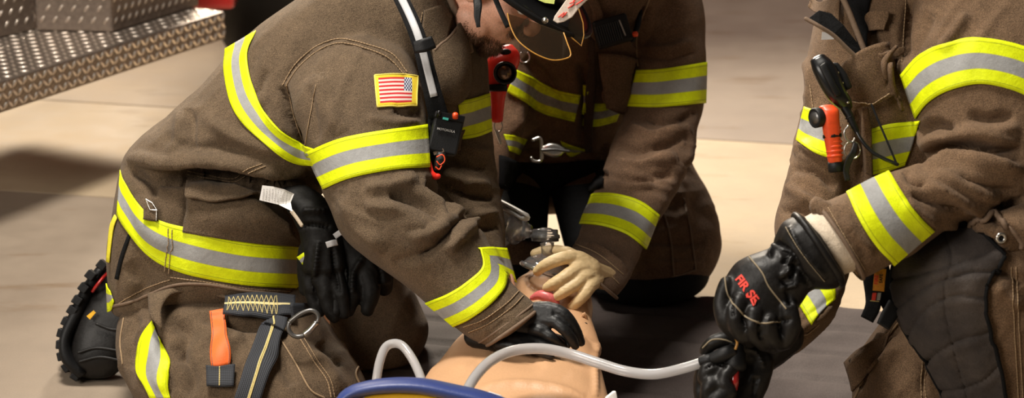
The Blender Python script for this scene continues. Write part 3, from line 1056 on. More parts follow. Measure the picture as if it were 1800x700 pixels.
# reflective trim
band(c1, [(538, 268), (600, 244), (680, 229), (748, 219)], [(571, 332), (620, 313), (690, 300), (753, 295)], coat1, back=r1)
band(c1, [(841, 437), (846, 470), (820, 496), (788, 516), (750, 530)], [(890, 487), (884, 512), (858, 540), (828, 560), (800, 572)], coat1, back=r1, off=0.0045)
band(c1, [(452, 56), (436, 100), (452, 170), (490, 225), (528, 252), (556, 262)][::1], [(398, 88), (396, 130), (412, 195), (458, 248), (510, 284), (552, 290)], coat1)
band(c1, [(214, 300), (222, 322), (262, 378), (340, 404), (430, 424), (526, 432)], [(208, 378), (222, 402), (262, 450), (320, 480), (420, 500), (526, 507)], coat1, nu=60)
band(c1, [(838, 437), (862, 436), (888, 437)], [(880, 478), (893, 486), (905, 498)], coat1, nu=14)
band(c1, [(802, 178), (830, 172), (858, 164)], [(812, 246), (838, 241), (862, 231)], coat1, nu=14)
band(c1, [(197, 512), (192, 505), (190, 498)][::-1], [(203, 530), (198, 545), (192, 548)][::-1], coat1, nu=8)
# vertical strip at the split of the coat tail
mbz = MB()
sq = [P(203, 380, 4.28), P(212, 386, 4.24), P(200, 455, 4.20), P(192, 452, 4.24)]
band(c1, [(205, 378), (196, 400), (190, 460)], [(209, 384), (202, 405), (195, 462)], coat1, nu=10, nv=4, mat=plain('frayed_yellow_edge', (0.75, 0.66, 0.03), 0.7), name='frayed_edge')
band(c1, [(226, 412), (212, 452), (203, 490)], [(231, 416), (218, 456), (209, 492)], coat1, nu=12, nv=2, mat=M['blackcloth'], name='tail_split', off=.002)

# chest piece flaps
band(c1, [(742, 20), (772, 12), (790, 30)], [(738, 62), (760, 84), (776, 88)], coat1, nu=16, nv=10, mat=M['coat'], name='collar_tab', off=.008, thick=.005)
band(c1, [(756, 88), (790, 60), (800, 44), (812, 62)], [(768, 178), (796, 182), (812, 168), (822, 150)], coat1, nu=18, nv=14, mat=M['coat'], name='chest_pocket_flap', off=.010, thick=.006,
     bulge=lambda u, v: .018 * math.sin(math.pi * min(1, v)) * math.sin(math.pi * u))
# lower pocket with flap
band(c1, [(334, 340), (380, 345), (440, 352), (505, 392)], [(322, 410), (380, 418), (450, 428), (526, 434)], coat1, nu=24, nv=16, mat=M['coat'], name='side_pocket', off=.006, thick=.004,
     bulge=lambda u, v: .012 * math.sin(math.pi * u) ** .5 * math.sin(math.pi * min(1, v + .1)))
band(c1, [(328, 316), (360, 322), (400, 332), (452, 344)], [(330, 348), (372, 362), (410, 357), (440, 346)], coat1, nu=24, nv=8, mat=M['coat'], name='pocket_flap', off=.016, thick=.005,
     bulge=lambda u, v: .012 * v)
band(c1, [(252, 368), (268, 362), (281, 372)], [(251, 389), (266, 391), (281, 390)], coat1, nu=8, nv=6, mat=M['coat'], name='buckle_tab', off=.010, thick=.004)
mb = MB()
for a, b2 in (((260, 356), (272, 360)), ((272, 360), (281, 372)), ((281, 372), (264, 372)), ((264, 372), (260, 356)), ((280, 372), (279, 389))):
    h = c1.hit(*a); h2 = c1.hit(*b2)
    if h and h2: tube(mb, np.array([h[0] + h[1] * .014, h2[0] + h2[1] * .014]), .0011, 8)
build('buckle', mb, M['metal'], coat1)
# cuff hem ring
mb = MB()
ring = loft_rings(AR, 5, 40, 2.15)[-1]; cc = ring.mean(0)
tube(mb, np.vstack([ring, ring[:1]]), .0035, 8, 0)
r2 = loft_rings(AR, 5, 40, 2.15)[-6]; tube(mb, np.vstack([r2, r2[:1]]) + 0.0, .0022, 8, 0)
build('cuff_hem', mb, M['cord'], coat1)
# stitching
mb = MB()
for pts in ([(497, 150), (520, 112), (560, 80), (600, 69), (650, 80), (690, 96), (716, 128)], [(503, 152), (526, 118), (564, 87), (602, 76), (648, 87), (684, 103), (711, 133)]):
    seam(mb, c1, pts, .0012, .006)
seam(mb, c1, [(505, 150), (515, 200), (530, 245), (548, 276)], .0011)
seam(mb, c1, [(556, 150), (546, 200), (536, 262)], .0009)
seam(mb, c1, [(330, 300), (405, 314), (430, 300), (462, 288)], .0010, .006); seam(mb, c1, [(330, 306), (408, 320), (436, 305), (468, 292)], .0010, .006)
seam(mb, c1, [(210, 533), (240, 515), (275, 500), (300, 492)], .0011, .006); seam(mb, c1, [(300, 488), (360, 496), (440, 508), (528, 514)], .0011, .006)
seam(mb, c1, [(334, 345), (326, 380), (322, 405)], .0010, .006)
seam(mb, c1, [(742, 22), (738, 60), (750, 100), (756, 160)], .0010, .006)
seam(mb, c1, [(815, 575), (850, 562), (890, 534), (912, 512)], .0011, .006); seam(mb, c1, [(824, 584), (862, 568), (900, 540), (920, 520)], .0011, .006)
for a in ([(296, 402), (293, 440), (290, 478)], [(303, 404), (300, 442), (297, 482)]): seam(mb, c1, a, .0009, .005, off=.0055)
build('stitching', mb, M['thread'], coat1)
mb = MB()
seam(mb, c1, [(192, 540), (240, 528), (300, 503), (360, 500), (440, 512), (528, 518)], .0032)
seam(mb, c1, [(760, 90), (788, 62), (802, 45)], .003, off=.012)
seam(mb, c1, [(786, -4), (800, 30), (815, 66), (822, 92)], .007, off=.006)
build('edge_cord', mb, M['cord'], coat1)
# flag patch
cols, t = sheet(c1, [(658, 135), (694, 133), (731, 136)], [(663, 190), (696, 188), (729, 187)], 30, 16, .0045)
fl_ = sheet_obj('flag_patch', cols, .002, M['flag'], coat1)
mb = MB()
ed = np.vstack([cols[:, 0], cols[-1, 1:], cols[::-1, -1][1:], cols[0, ::-1][1:]])
tube(mb, ed, .0017, 8, 0); build('patch_edge', mb, M['patchedge'], fl_)

# ---- trousers
mb = MB()
loft(mb, [((232, 505), (545, 505), 4.34, .10), ((216, 548), (560, 545), 4.31, .14), ((209, 595), (590, 588), 4.28, .155), ((213, 645), (625, 635), 4.24, .16), ((238, 700), (648, 690), 4.20, .15), ((290, 760), (640, 760), 4.17, .11)], e=2.5, cap=0.3)
# lower leg running back to the boot
loft(mb, [((236, 500), (300, 560), 4.46, .07), ((214, 545), (300, 640), 4.42, .08), ((212, 560), (330, 700), 4.36, .10), ((240, 640), (360, 740), 4.3, .10)], cap=0.4)
# far leg
loft(mb, [((545, 400), (690, 430), 4.52, .10), ((560, 470), (712, 485), 4.53, .10), ((575, 530), (742, 545), 4.52, .10), ((590, 590), (752, 590), 4.50, .10), ((600, 640), (730, 640), 4.49, .09), ((600, 680), (690, 665), 4.47, .06)], cap=0.4)
t1 = Cloth(mb, 0.0055, 5)
t1.folds([
    ([(300, 560), (330, 590), (300, 640)], 18, -.012), ([(262, 600), (300, 700)], 14, .008), ([(345, 555), (440, 575), (500, 560)], 10, -.008),
    ([(430, 590), (400, 610), (380, 650)], 14, .008), ([(500, 590), (560, 640), (600, 690)], 20, .010), ([(480, 620), (520, 680)], 14, -.008),
    ([(240, 540), (228, 600), (232, 650)], 12, -.008), ([(310, 600), (340, 660), (330, 700)], 16, -.010), ([(560, 600), (600, 650)], 12, -.008),
    ([(285, 640), (300, 680), (290, 700)], 9, -.009),
])
t1.wrinkle((440, 620), (170, 90), 30, 46, .006, seed=11); t1.wrinkle((250, 620), (70, 90), 75, 24, .005, seed=12); t1.wrinkle((660, 540), (90, 120), 60, 40, .006, seed=13)
t1.allover(10, .003, 5); t1.commit()
tr1 = t1.finish('turnout_trousers', M['trouser'], F1)
band(t1, [(268, 566), (250, 592), (243, 622), (242, 655), (256, 680), (266, 700)], [(284, 606), (292, 620), (300, 640), (296, 660), (294, 680), (302, 702)], tr1, nu=24)
# thigh pocket flap
band(t1, [(262, 520), (330, 512), (400, 512), (470, 520)], [(282, 600), (300, 545), (350, 533), (404, 540)], tr1, nu=24, nv=12, mat=M['coat'], name='thigh_pocket_flap', off=.018, thick=.006, bulge=lambda u, v: .010 * math.sin(3 * u + 2 * v) + .012 * v)
mb = MB()
seam(mb, t1, [(492, 595), (520, 640), (545, 685), (570, 700)], .0018); seam(mb, t1, [(528, 598), (555, 640), (575, 670), (582, 700)], .0015, .005)
seam(mb, t1, [(534, 596), (561, 638), (581, 668), (588, 700)], .0011, .005)
seam(mb, t1, [(640, 690), (625, 660), (632, 640)], .002); seam(mb, t1, [(218, 560), (212, 600), (216, 640)], .0015)
build('stitching', mb, M['thread'], tr1)

# ---- straps and orange tab on the trousers
sb = band(t1, [(370, 551), (384, 550), (397, 549)], [(377, 648), (390, 647), (403, 646)], tr1, nu=8, nv=14, mat=M['orangestrap'], name='orange_pull_tab', off=.010)
mb = MB()
for u_ in (.1, .9): thread(mb, LC[0], line(u_, .02, u_, .98), .0006, .0014, .004)
build('stitching', mb, M['darkmetal'], sb)
kb = band(t1, [(366, 648), (390, 646), (414, 647)], [(366, 683), (390, 684), (413, 683)], tr1, nu=10, nv=8, mat=M['webplain'], name='tab_keeper', off=.012, thick=.006)
mb = MB(); thread(mb, LC[0], line(.48, .03, .48, .97), .0012, .0034, .004); build('stitching', mb, M['yellowthread'], kb)
# ladder belt webbing
def webstrip(cl, top, bot, parent, name, off, mat='web', nu=30, thick=.004):
    return band(cl, top, bot, parent, nu=nu, nv=8, mat=M[mat], name=name, off=off, thick=thick)
wb = webstrip(t1, [(397, 536), (440, 531), (480, 531), (514, 534)], [(398, 562), (440, 565), (480, 567), (513, 568)], tr1, 'webbing_strap', .020)
mb = MB()
zz = []
for k in range(11):
    zz.append((405 + k * 7.4, 539 if k % 2 else 560))
for s_ in (1, -1):
    for k in range(10): thread(mb, LC[0], line(.07 + k * .064, .5 - s_ * .33 * (-1) ** k, .07 + (k + 1) * .064, .5 + s_ * .33 * (-1) ** k, 6), .0006, .0026)
for u_ in (.06, .73): thread(mb, LC[0], line(u_, .15, u_, .85), .0006, .0026)
build('zigzag_stitching', mb, M['yellowthread'], wb)
wl = webstrip(t1, [(462, 568), (446, 610), (430, 655), (410, 712)], [(503, 578), (488, 620), (472, 665), (455, 716)], tr1, 'leg_webbing', .015, nu=24)
# for the leg strap the thread runs along its length: lay it as stitching
wl.data.materials.clear(); wl.data.materials.append(M['webplain'])
mb = MB(); thread(mb, LC[0], line(.03, .5, 1, .5, 50), .0016, .0022); thread(mb, LC[0], line(.03, .56, 1, .56, 50), .0014, .0022); build('centre_thread', mb, M['yellowthread'], wl)
wk = webstrip(t1, [(462, 566), (482, 570), (503, 574)], [(459, 580), (480, 588), (498, 597)], tr1, 'webbing_keeper', .022, 'webplain', 10)
mb = MB(); thread(mb, LC[0], line(.55, .05, .55, .95), .0018, .0026); build('centre_thread', mb, M['yellowthread'], wk)
strap_strip('hip_strap', [(512, 548, 4.12, 30), (540, 544, 4.16, 22), (560, 540, 4.22, 16)], 20, M['webplain'], tr1)

# ---- boot
mb = MB()
loft(mb, [((186, 466), (262, 480), 4.50, .050), ((160, 510), (262, 520), 4.49, .055), ((136, 556), (262, 565), 4.47, .055), ((124, 600), (252, 600), 4.46, .055), ((124, 636), (230, 636), 4.455, .05), ((140, 658), (205, 656), 4.45, .03)], cap=.35, e=2.6)
bme = remesh(mb, .005, 4)
bt = put('boot', bme, M['leather'], F1)
mb = MB()
loft(mb, [((172, 470), (196, 470), 4.50, .048), ((150, 500), (178, 505), 4.49, .052), ((128, 545), (150, 560), 4.47, .054), ((110, 590), (132, 600), 4.46, .055), ((112, 632), (140, 630), 4.455, .052), ((140, 664), (160, 650), 4.45, .04)], cap=.3, e=3, n=20)
sole = build('sole', mb, M['black'], bt)
mb = MB()
for k, (x, y, a) in enumerate([(180, 466, .9), (160, 484, .9), (148, 506, .9), (137, 528, 1), (128, 546, 1), (118, 566, 1.1), (110, 586, 1.3), (108, 606, 1.5), (110, 626, 1.8), (119, 645, 2.2), (134, 660, 2.6)]):
    dx, dy = math.cos(a), -math.sin(a)
    for dd in (-.035, 0, .035):
        c = P(x, y, 4.465 + dd)
        T = RT * dx + UP * (math.sin(a)); T = T / np.linalg.norm(T); Nn = np.cross(T, FW)
        box(mb, c, (.0085, .013, .009), [T, FW, Nn])
build('tread_lug', mb, M['black'], sole, smooth=False, bevel=.002)
mb = MB(); plate(mb, [(152, 556), (164, 546), (168, 550), (158, 562)], 4.405, .004); build('yellow_logo', mb, plain('yellow_logo', (.8, .42, .01), .5), bt, smooth=False)
mb = MB(); tube(mb, np.array([P(163, 512, 4.43), P(172, 500, 4.42), P(183, 486, 4.425), P(196, 474, 4.43)]), .0035, 8); build('red_piping', mb, M['redpaint'], bt)
for k, pts in enumerate(([(138, 620), (170, 612), (215, 618)], [(140, 636), (175, 628), (212, 634)], [(170, 570), (200, 580), (235, 574)])):
    mb = MB(); tube(mb, np.array([P(x, y, 4.402) for x, y in smoothpath(pts, 14)]), .003, 6); build('boot_seam', mb, M['leather'], bt)
# shin cuff below the trouser hem
mb = MB(); loft(mb, [((232, 655), (300, 700), 4.36, .07), ((236, 700), (330, 760), 4.34, .07)], cap=.3); build('boot_shaft', mb, M['leather'], F1)

# ---- head, neck
Yf = RT * .74 - UP * .67; Zc = RT * .67 + UP * .74 - FW * .42
X1, Y1, Z1 = orth(Yf, Zc)
H1 = P(868, -30, 4.24)
body_chain = [[(380, 470, 4.36, 95), (420, 330, 4.36, 95), (560, 180, 4.35, 100), (700, 60, 4.34, 95), (770, 0, 4.31, 62), (826, -22, 4.27, 60)],
              [(640, 90, 4.24, 60), (640, 250, 4.09, 60), (700, 390, 4.05, 52), (800, 490, 4.01, 34), (860, 550, 3.985, 24)],
              [(780, 60, 4.36, 50), (800, 250, 4.34, 45), (840, 400, 4.29, 36), (878, 490, 4.24, 26), (886, 550, 4.06, 20), (884, 585, 3.98, 16)],
              [(380, 500, 4.36, 80), (440, 600, 4.28, 80), (520, 700, 4.20, 60)], [(400, 480, 4.42, 70), (560, 500, 4.52, 50), (650, 580, 4.5, 50), (650, 630, 4.49, 40)]]
b1 = body_under(F1, body_chain, (H1, X1, Y1, Z1))
def W1(x, y, z): return H1 + X1 * x + Y1 * y + Z1 * z
eyes(W1, X1, Y1, Z1, b1)
# beard: short bristles rooted on the lower face
bm_ = b1.data; vv = np.empty(len(bm_.vertices) * 3); bm_.vertices.foreach_get('co', vv); vv = vv.reshape(-1, 3)
nn = np.empty(len(bm_.vertices) * 3); bm_.vertices.foreach_get('normal', nn); nn = nn.reshape(-1, 3)
loc = (vv - H1) @ np.array([X1, Y1, Z1]).T
lipd = np.linalg.norm((loc - np.array([0, .09, -.06])) * np.array([1, 1, 1.6]), axis=1)
dens = np.clip((-.066 - loc[:, 2]) / .022, 0, 1) * (loc[:, 1] > .008) * (loc[:, 2] > -.135) * (lipd > .020)
dens = np.maximum(dens, ((loc[:, 1] > .082) & (loc[:, 2] < -.028) & (loc[:, 2] > -.052)) * .9)
rs = np.random.RandomState(5)
idx = np.where(dens > 0.02)[0]
mb = MB()
for rep in range(8):
    for i in idx:
        if rs.rand() > dens[i]: continue
        p0 = vv[i] + rs.randn(3) * .0018
        d0 = nn[i] * .6 + (-Z1) * .55 + Y1 * .1 + rs.randn(3) * .35; d0 /= np.linalg.norm(d0)
        L = .006 + .005 * rs.rand(); s = np.cross(d0, rs.randn(3)); s /= np.linalg.norm(s); s *= .00045
        mb.add([p0 - s, p0 + s, p0 + d0 * L * .6 + s * .7, p0 + d0 * L], [(0, 1, 2), (0, 2, 3)])
build('beard', mb, M['hair'], b1, recalc=False)
# helmet
h1, WH = helmet(F1, H1 + Z1 * .0, X1, Y1, Z1, None)
# front badge (white leather shield with red characters)
bp = [(972, 36), (975, 28), (985, 14), (992, 4), (1004, -12), (1030, -30), (1048, -10), (1030, 2), (1018, 14), (1006, 30), (992, 38), (980, 41)]
mb = MB(); plate(mb, bp, 4.085, .006); bd = build('front_badge', mb, plain('cream_leather', (.62, .52, .44), .5), h1, smooth=False, bevel=.0015)
mb = MB()
for a in ([(982, 30), (992, 22), (990, 28), (994, 26)], [(988, 30), (996, 22)], [(999, 14), (1008, 8), (1010, 3), (1002, 6)], [(1008, 2), (1030, -14)], [(1013, 8), (1040, -10)]):
    tube(mb, np.array([P(x, y, 4.083) for x, y in a]), .0012, 6)
build('badge_lettering', mb, M['redtext'], bd)
mb = MB(); plate(mb, [(946, 0), (958, 5), (974, 7), (978, -14), (950, -14)], 4.10, .004); build('lime_decal', mb, M['lime'], h1, smooth=False)
mb = MB(); lathe(mb, P(958, 36, 4.085), -FW, [(0, .006), (.003, .006), (.006, .003), (.007, .0005)]); build('rivet', mb, M['metal'], h1)
# face shields with amber edging
def visor(pts, ds, parent):
    a = smoothpath([(*p, d) for p, d in zip(pts + pts[:1], ds + ds[:1])], 60)[:-1]
    mb = MB(); plate(mb, [(x, y) for x, y, d in a], [d for x, y, d in a], .0022)
    v_ = build('eye_shield', mb, M['visor'], parent, smooth=False)
    return v_, a
sp_ = [(892, 24), (897, 45), (908, 68), (926, 85), (950, 99), (975, 106), (1000, 101), (1003, 92), (997, 75), (991, 58), (965, 50), (930, 36)]
v1, a1 = visor(sp_, [4.06, 4.055, 4.05, 4.045, 4.045, 4.05, 4.06, 4.065, 4.07, 4.08, 4.08, 4.07], h1)
mb = MB(); e_ = smoothpath([(892, 24, 4.058), (897, 45, 4.053), (908, 68, 4.048), (926, 85, 4.043), (950, 99, 4.043), (975, 106, 4.048), (1000, 101, 4.058), (1003, 92, 4.063), (997, 75, 4.068), (991, 58, 4.078)], 50)
tube(mb, np.array([P(*q) for q in e_]), .0013, 8); build('shield_edge', mb, M['amber'], v1)
mb = MB(); plate(mb, [(995, 57), (1022, 81), (1027, 60), (1025, 40), (1016, 12), (1004, 30)], 4.16, .0022); v2 = build('eye_shield', mb, M['visor'], h1, smooth=False)
mb = MB(); tube(mb, np.array([P(*q) for q in [(995, 57, 4.158), (1008, 69, 4.158), (1022, 81, 4.158), (1026.5, 62, 4.158), (1025, 40, 4.158), (1016, 12, 4.158)]]), .0013, 8); build('shield_edge', mb, M['amber'], v2)
# chin straps
strap_strip('chin_strap', [(838, -10, 4.10, 15), (840, 10, 4.09, 15), (839, 28, 4.085, 12), (840, 40, 4.083, 8), (841, 48, 4.083, 7)], 12, M['black'], h1, .004)
strap_strip('chin_strap', [(868, -8, 4.10, 9), (880, 20, 4.09, 9), (893, 48, 4.09, 9)], 9, M['black'], h1, .004)

# ---- gloved hands (one continuous surface each)
def hand(mb, wrist, knuckles, fingers, thumb, d0=None):
    for k in knuckles: snake(mb, [wrist, ((wrist[0] + k[0]) / 2, (wrist[1] + k[1]) / 2, (wrist[2] + k[2]) / 2, (wrist[3] * .55 + k[3] * .6)), k], 12, 5)
    for f_ in fingers + [thumb]: snake(mb, f_, 12, 5)
def glove(name, parts, mat, parent, vox=.0021, sm=2, wr=.0003, palm=None):
    mb = MB()
    if palm: loft(mb, palm, cap=.5, n=20, e=2.6)
    for p in parts: snake(mb, p, 12, 5)
    me = remesh(mb, vox, sm)
    n = len(me.vertices); v = np.empty(n * 3); me.vertices.foreach_get('co', v); v = v.reshape(-1, 3)
    nr = np.empty(n * 3); me.vertices.foreach_get('normal', nr); nr = nr.reshape(-1, 3)
    v = v + nr * (wr * (1 - 2.2 * np.abs(noise3(v * np.array([95, 95, 210])))))[:, None]
    me.vertices.foreach_set('co', v.ravel()); me.update()
    return put(name, me, mat, parent)
D = 3.968
W0 = (896, 566, D, 21)
glove('glove', [
    [(866, 566, D + .01, 24), W0, (925, 562, D, 20)],
    [W0, (925, 552, D, 18), (955, 543, D - .01, 14), (978, 545, D - .02, 11.5)],
    [W0, (930, 562, D, 18), (955, 562, D - .015, 14), (976, 566, D - .028, 11.5)],
    [W0, (925, 575, D, 17), (945, 580, D - .02, 12), (958, 585, D - .024, 11)],
    [(978, 545, D - .02, 11.5), (996, 556, D - .026, 10.5), (1012, 580, D - .02, 9.5), (1021, 602, D - .006, 8)],
    [(976, 566, D - .028, 11.5), (992, 580, D - .036, 10.5), (1005, 596, D - .032, 9.5), (1011, 608, D - .022, 8)],
    [(958, 585, D - .024, 11), (970, 593, D - .030, 9.5), (984, 603, D - .024, 8), (990, 608, D - .016, 7)],
    [W0, (925, 586, D, 12), (945, 598, D - .008, 9.5), (960, 609, D - .008, 7.5)],
    [(900, 584, D + .03, 12), (920, 596, D + .02, 10), (938, 604, D + .012, 9)]], M['nitrile'], F1,
    palm=[((884, 540), (888, 588), D, .017), ((920, 540), (920, 592), D - .004, .015), ((950, 536), (945, 592), D - .014, .0125), ((972, 538), (960, 588), D - .022, .010)])
D = 3.955
glove('glove', [
    [(835, 592, D + .04, 20), (865, 598, D + .02, 18), (900, 602, D, 16)],
    [(900, 602, D, 15), (930, 610, D - .01, 11), (955, 620, D - .02, 9), (968, 626, D - .025, 7)],
    [(880, 604, D, 14), (905, 610, D - .01, 11), (930, 618, D - .02, 8)],
    [(900, 598, D, 15), (940, 600, D, 11), (970, 610, D - .01, 9), (985, 616, D - .015, 7)],
    [(900, 594, D + .02, 14), (940, 590, D + .02, 11), (985, 598, D + .01, 9), (998, 606, D + .0, 7)],
    [(880, 590, D + .03, 14), (905, 580, D + .05, 11), (925, 575, D + .06, 9)]], M['nitrile'], F1)
# ------------------------------------------------------------------ things carried by firefighter one
def text_mesh(s, size, at, ex, ey, depth=.0006, bold=0.0, align='CENTER', squash=1.0):
    cu = bpy.data.curves.new('t', 'FONT'); cu.body = s; cu.size = size; cu.extrude = depth; cu.offset = bold
    cu.align_x = align; cu.align_y = 'CENTER'
    o = bpy.data.objects.new('t', cu); COL.objects.link(o)
    me = bpy.data.meshes.new_from_object(o.evaluated_get(bpy.context.evaluated_depsgraph_get()))
    bpy.data.objects.remove(o)
    n = len(me.vertices); v = np.empty(n * 3); me.vertices.foreach_get('co', v); v = v.reshape(-1, 3)
    ez_ = np.cross(ex, ey)
    v = np.asarray(at) + v[:, :1] * squash * ex + v[:, 1:2] * ey + v[:, 2:3] * ez_
    me.vertices.foreach_set('co', v.ravel()); me.update()
    return me
def imgdir(dx, dy, dz=0.0):
    """unit direction that runs (dx right, dy down) across the view, dz away"""
    v = RT * dx - UP * dy + FW * dz
    return v / np.linalg.norm(v)

# radio harness strap + radio
rs_ = thing('radio', 'black portable radio with orange knob in its strap holder, beside the flag patch sleeve', 'radio', P(780, 270, 4.1))
path = [(700, -12, 4.14, 26), (716, 20, 4.10, 27), (731, 55, 4.075, 28), (742, 90, 4.065, 28), (752, 130, 4.06, 30), (762, 170, 4.06, 32), (771, 205, 4.07, 36)]
sh = strap_strip('shoulder_strap', path, 28, M['blackcloth'], rs_, .004)
strap_strip('reflective_stripe', [(a + 1, b_, c - .006, 13) for a, b_, c, d_ in path[:-1]], 13, M['silver'], sh, .0015)
strap_strip('strap_keeper', [(728, 84, 4.045, 20), (745, 80, 4.04, 24), (762, 74, 4.045, 22)], 22, M['black'], rs_, .008)
e1 = imgdir(.98, .19, .12); e2 = imgdir(-.22, .97, -.10); e3 = np.cross(e1, e2); 
mb = MB(); box(mb, P(783, 236, 4.065), (.0265, .036, .017), [e1, e2, e3]); rd = build('radio_body', mb, M['mattplastic'], rs_, smooth=False, bevel=.004)
mb = MB(); box(mb, P(789, 207, 4.06), (.027, .006, .019), [e1, e2, e3]); build('control_top', mb, M['plastic'], rd, smooth=False, bevel=.002)
mb = MB(); lathe(mb, P(800, 207, 4.037), imgdir(.1, -.8, -.6), [(0, .0052), (.008, .0052), (.010, .003), (.0102, .0004)]); build('orange_knob', mb, M['orange'], rd)
mb = MB(); box(mb, P(783, 209, 4.04), (.005, .002, .003), [e1, e2, e3]); build('display', mb, M['teal'], rd, smooth=False)
mb = MB(); lathe(mb, P(771, 205, 4.04), imgdir(.1, -.9, -.4), [(0, .004), (.010, .0036), (.012, .001)]); build('volume_knob', mb, M['plastic'], rd)
put('lettering', text_mesh('MOTOROLA', .0058, P(784, 229, 4.045) , e1, -e2, bold=.00008), M['greytext'], rd)
mb = MB(); box(mb, P(771, 267, 4.046), (.0095, .003, .0008), [imgdir(.93, -.35), imgdir(.35, .93), FW]); build('label', mb, M['cord'], rd, smooth=False)
mb = MB()
loft(mb, [((752, 205), (764, 200), 4.09, .014), ((750, 240), (770, 240), 4.09, .02), ((750, 275), (782, 275), 4.09, .02), ((760, 300), (778, 300), 4.09, .012)], cap=.4, e=3)
build('radio_holder', mb, M['blackcloth'], rs_)
band(c1, [(788, 232), (800, 228), (812, 226)], [(786, 274), (800, 270), (812, 262)], rs_, nu=8, nv=8, mat=M['coat'], name='radio_pocket', off=.012, thick=.006)
rk = thing('safety_clip', 'small red clip with dark charm hanging below the strapped radio', 'clip', P(768, 305, 4.05))
mb = MB(); snake(mb, [(752, 278, 4.04, 4), (756, 292, 4.035, 4), (758, 303, 4.03, 5), (764, 310, 4.03, 6), (770, 310, 4.03, 5)], 10); build('red_loop', mb, M['red'], rk)
mb = MB(); loft(mb, [((768, 268), (784, 270), 4.045, .005), ((764, 284), (783, 284), 4.04, .006), ((762, 300), (774, 298), 4.04, .005)], cap=.4); ch = build('charm', mb, M['leather'], rk)
mb = MB()
for a in ([(768, 276), (778, 272), (782, 282), (774, 290), (768, 284)], [(766, 294), (772, 298), (776, 292)]): tube(mb, np.array([P(x, y, 4.032) for x, y in smoothpath(a, 14)]), .0012, 6)
build('red_stitching', mb, M['orange'], ch)

# pair of black work gloves clipped at the waist
wg = thing('work_gloves', 'pair of black leather work gloves hanging clipped under the flag patch arm', 'gloves', P(590, 560, 4.15))
def glove2(name, parts, lofts, mat, parent, vox=.0032, fold=()):
    mb = MB()
    for p in parts: snake(mb, p, 12, 5)
    for l in lofts: loft(mb, l, cap=.4, n=20)
    c = Cloth(mb, vox, 3)
    for s in fold: c.fold(*s)
    c.allover(30, .0022, 4); c.allover(75, .0010, 9); c.commit()
    return c, c.finish(name, mat, parent)
gA, oA = glove2('glove', [
    [(548, 470, 4.15, 16), (545, 500, 4.14, 15), (552, 530, 4.14, 13), (562, 548, 4.14, 10)],
    [(570, 470, 4.13, 16), (570, 505, 4.12, 15), (578, 540, 4.12, 13), (588, 560, 4.12, 9)],
    [(590, 470, 4.14, 15), (598, 505, 4.12, 14), (604, 535, 4.12, 12), (606, 552, 4.12, 9)],
    [(540, 440, 4.15, 16), (535, 480, 4.15, 14), (536, 510, 4.15, 12)]],
    [[((492, 340), (545, 330), 4.18, .03), ((500, 365), (572, 350), 4.17, .045), ((520, 395), (590, 380), 4.16, .045), ((530, 430), (605, 420), 4.15, .04), ((532, 475), (612, 470), 4.14, .035)]],
    M['glovecloth'], wg, fold=[([(560, 420), (556, 470), (548, 520)], 6, .006), ([(585, 430), (590, 480), (596, 520)], 6, -.006), ([(520, 400), (550, 395), (585, 400)], 5, -.006), ([(530, 370), (560, 372), (580, 368)], 6, .006)])
gB, oB = glove2('glove', [
    [(650, 440, 4.2, 22), (668, 470, 4.19, 22), (676, 505, 4.18, 16)],
    [(620, 460, 4.16, 18), (622, 505, 4.14, 17), (612, 545, 4.13, 13)],
    [(640, 470, 4.15, 19), (652, 510, 4.14, 18), (646, 545, 4.14, 13)],
    [(600, 470, 4.15, 15), (592, 510, 4.13, 14), (590, 548, 4.12, 11)]],
    [[((570, 395), (608, 402), 4.17, .03), ((585, 430), (640, 430), 4.17, .035), ((590, 465), (680, 460), 4.17, .04), ((600, 500), (690, 495), 4.17, .035)]],
    M['glovecloth'], wg, fold=[([(640, 450), (622, 480), (620, 520)], 6, .006), ([(600, 450), (608, 490), (602, 530)], 6, .006), ([(655, 450), (670, 480), (668, 510)], 5, -.005)])
strap_strip('white_pull_tab', [(574, 431, 4.09, 11), (583, 428, 4.085, 11), (593, 426, 4.09, 11)], 11, M['silver'], oA, .002)
strap_strip('white_pull_tab', [(588, 416, 4.10, 10), (600, 408, 4.095, 10), (611, 405, 4.10, 10)], 10, M['silver'], oB, .002)
strap_strip('green_tab', [(528, 460, 4.13, 20), (538, 452, 4.125, 18), (547, 446, 4.13, 12)], 12, M['trim'], oA, .002)
mb = MB(); tube(mb, np.array([P(x, y, 4.10) for x, y in smoothpath([(513, 372), (522, 384), (530, 396)], 10)]), .0035, 8); build('cream_lining', mb, M['knit'], oA)
# label of the glove
lb = plate
mb = MB(); plate(mb, [(461, 326), (480, 328), (500, 333), (517, 341), (511, 356), (514, 372), (490, 360), (456, 352)], [4.10, 4.10, 4.10, 4.11, 4.105, 4.09, 4.10, 4.10], .0012)
lbl = build('care_label', mb, M['white'], oA, smooth=False)
me = text_mesh('PROTECTIVE GLOVES\nMEETS ALL\nREQUIREMENTS\nSIZE LARGE', .0052, P(483, 343, 4.092), imgdir(.2, -.97), imgdir(-.95, -.25), bold=.0001)
bpy.data.meshes.remove(me)
mb = MB()
rs = np.random.RandomState(2)
for k in range(9):
    x = 464 + k * 5.2; y0 = 329 + max(0, (x - 480)) * .25; y = y0 + 3
    while y < y0 + 22:
        L = 1 + rs.rand() * 3
        tube(mb, np.array([P(x - (y - y0) * .12, y, 4.0975), P(x - (y + L - y0) * .12, min(y + L, y0 + 24), 4.0975)]), .0006, 5, .3); y += L + 1.2
build('printed_lines', mb, M['greytext'], lbl)

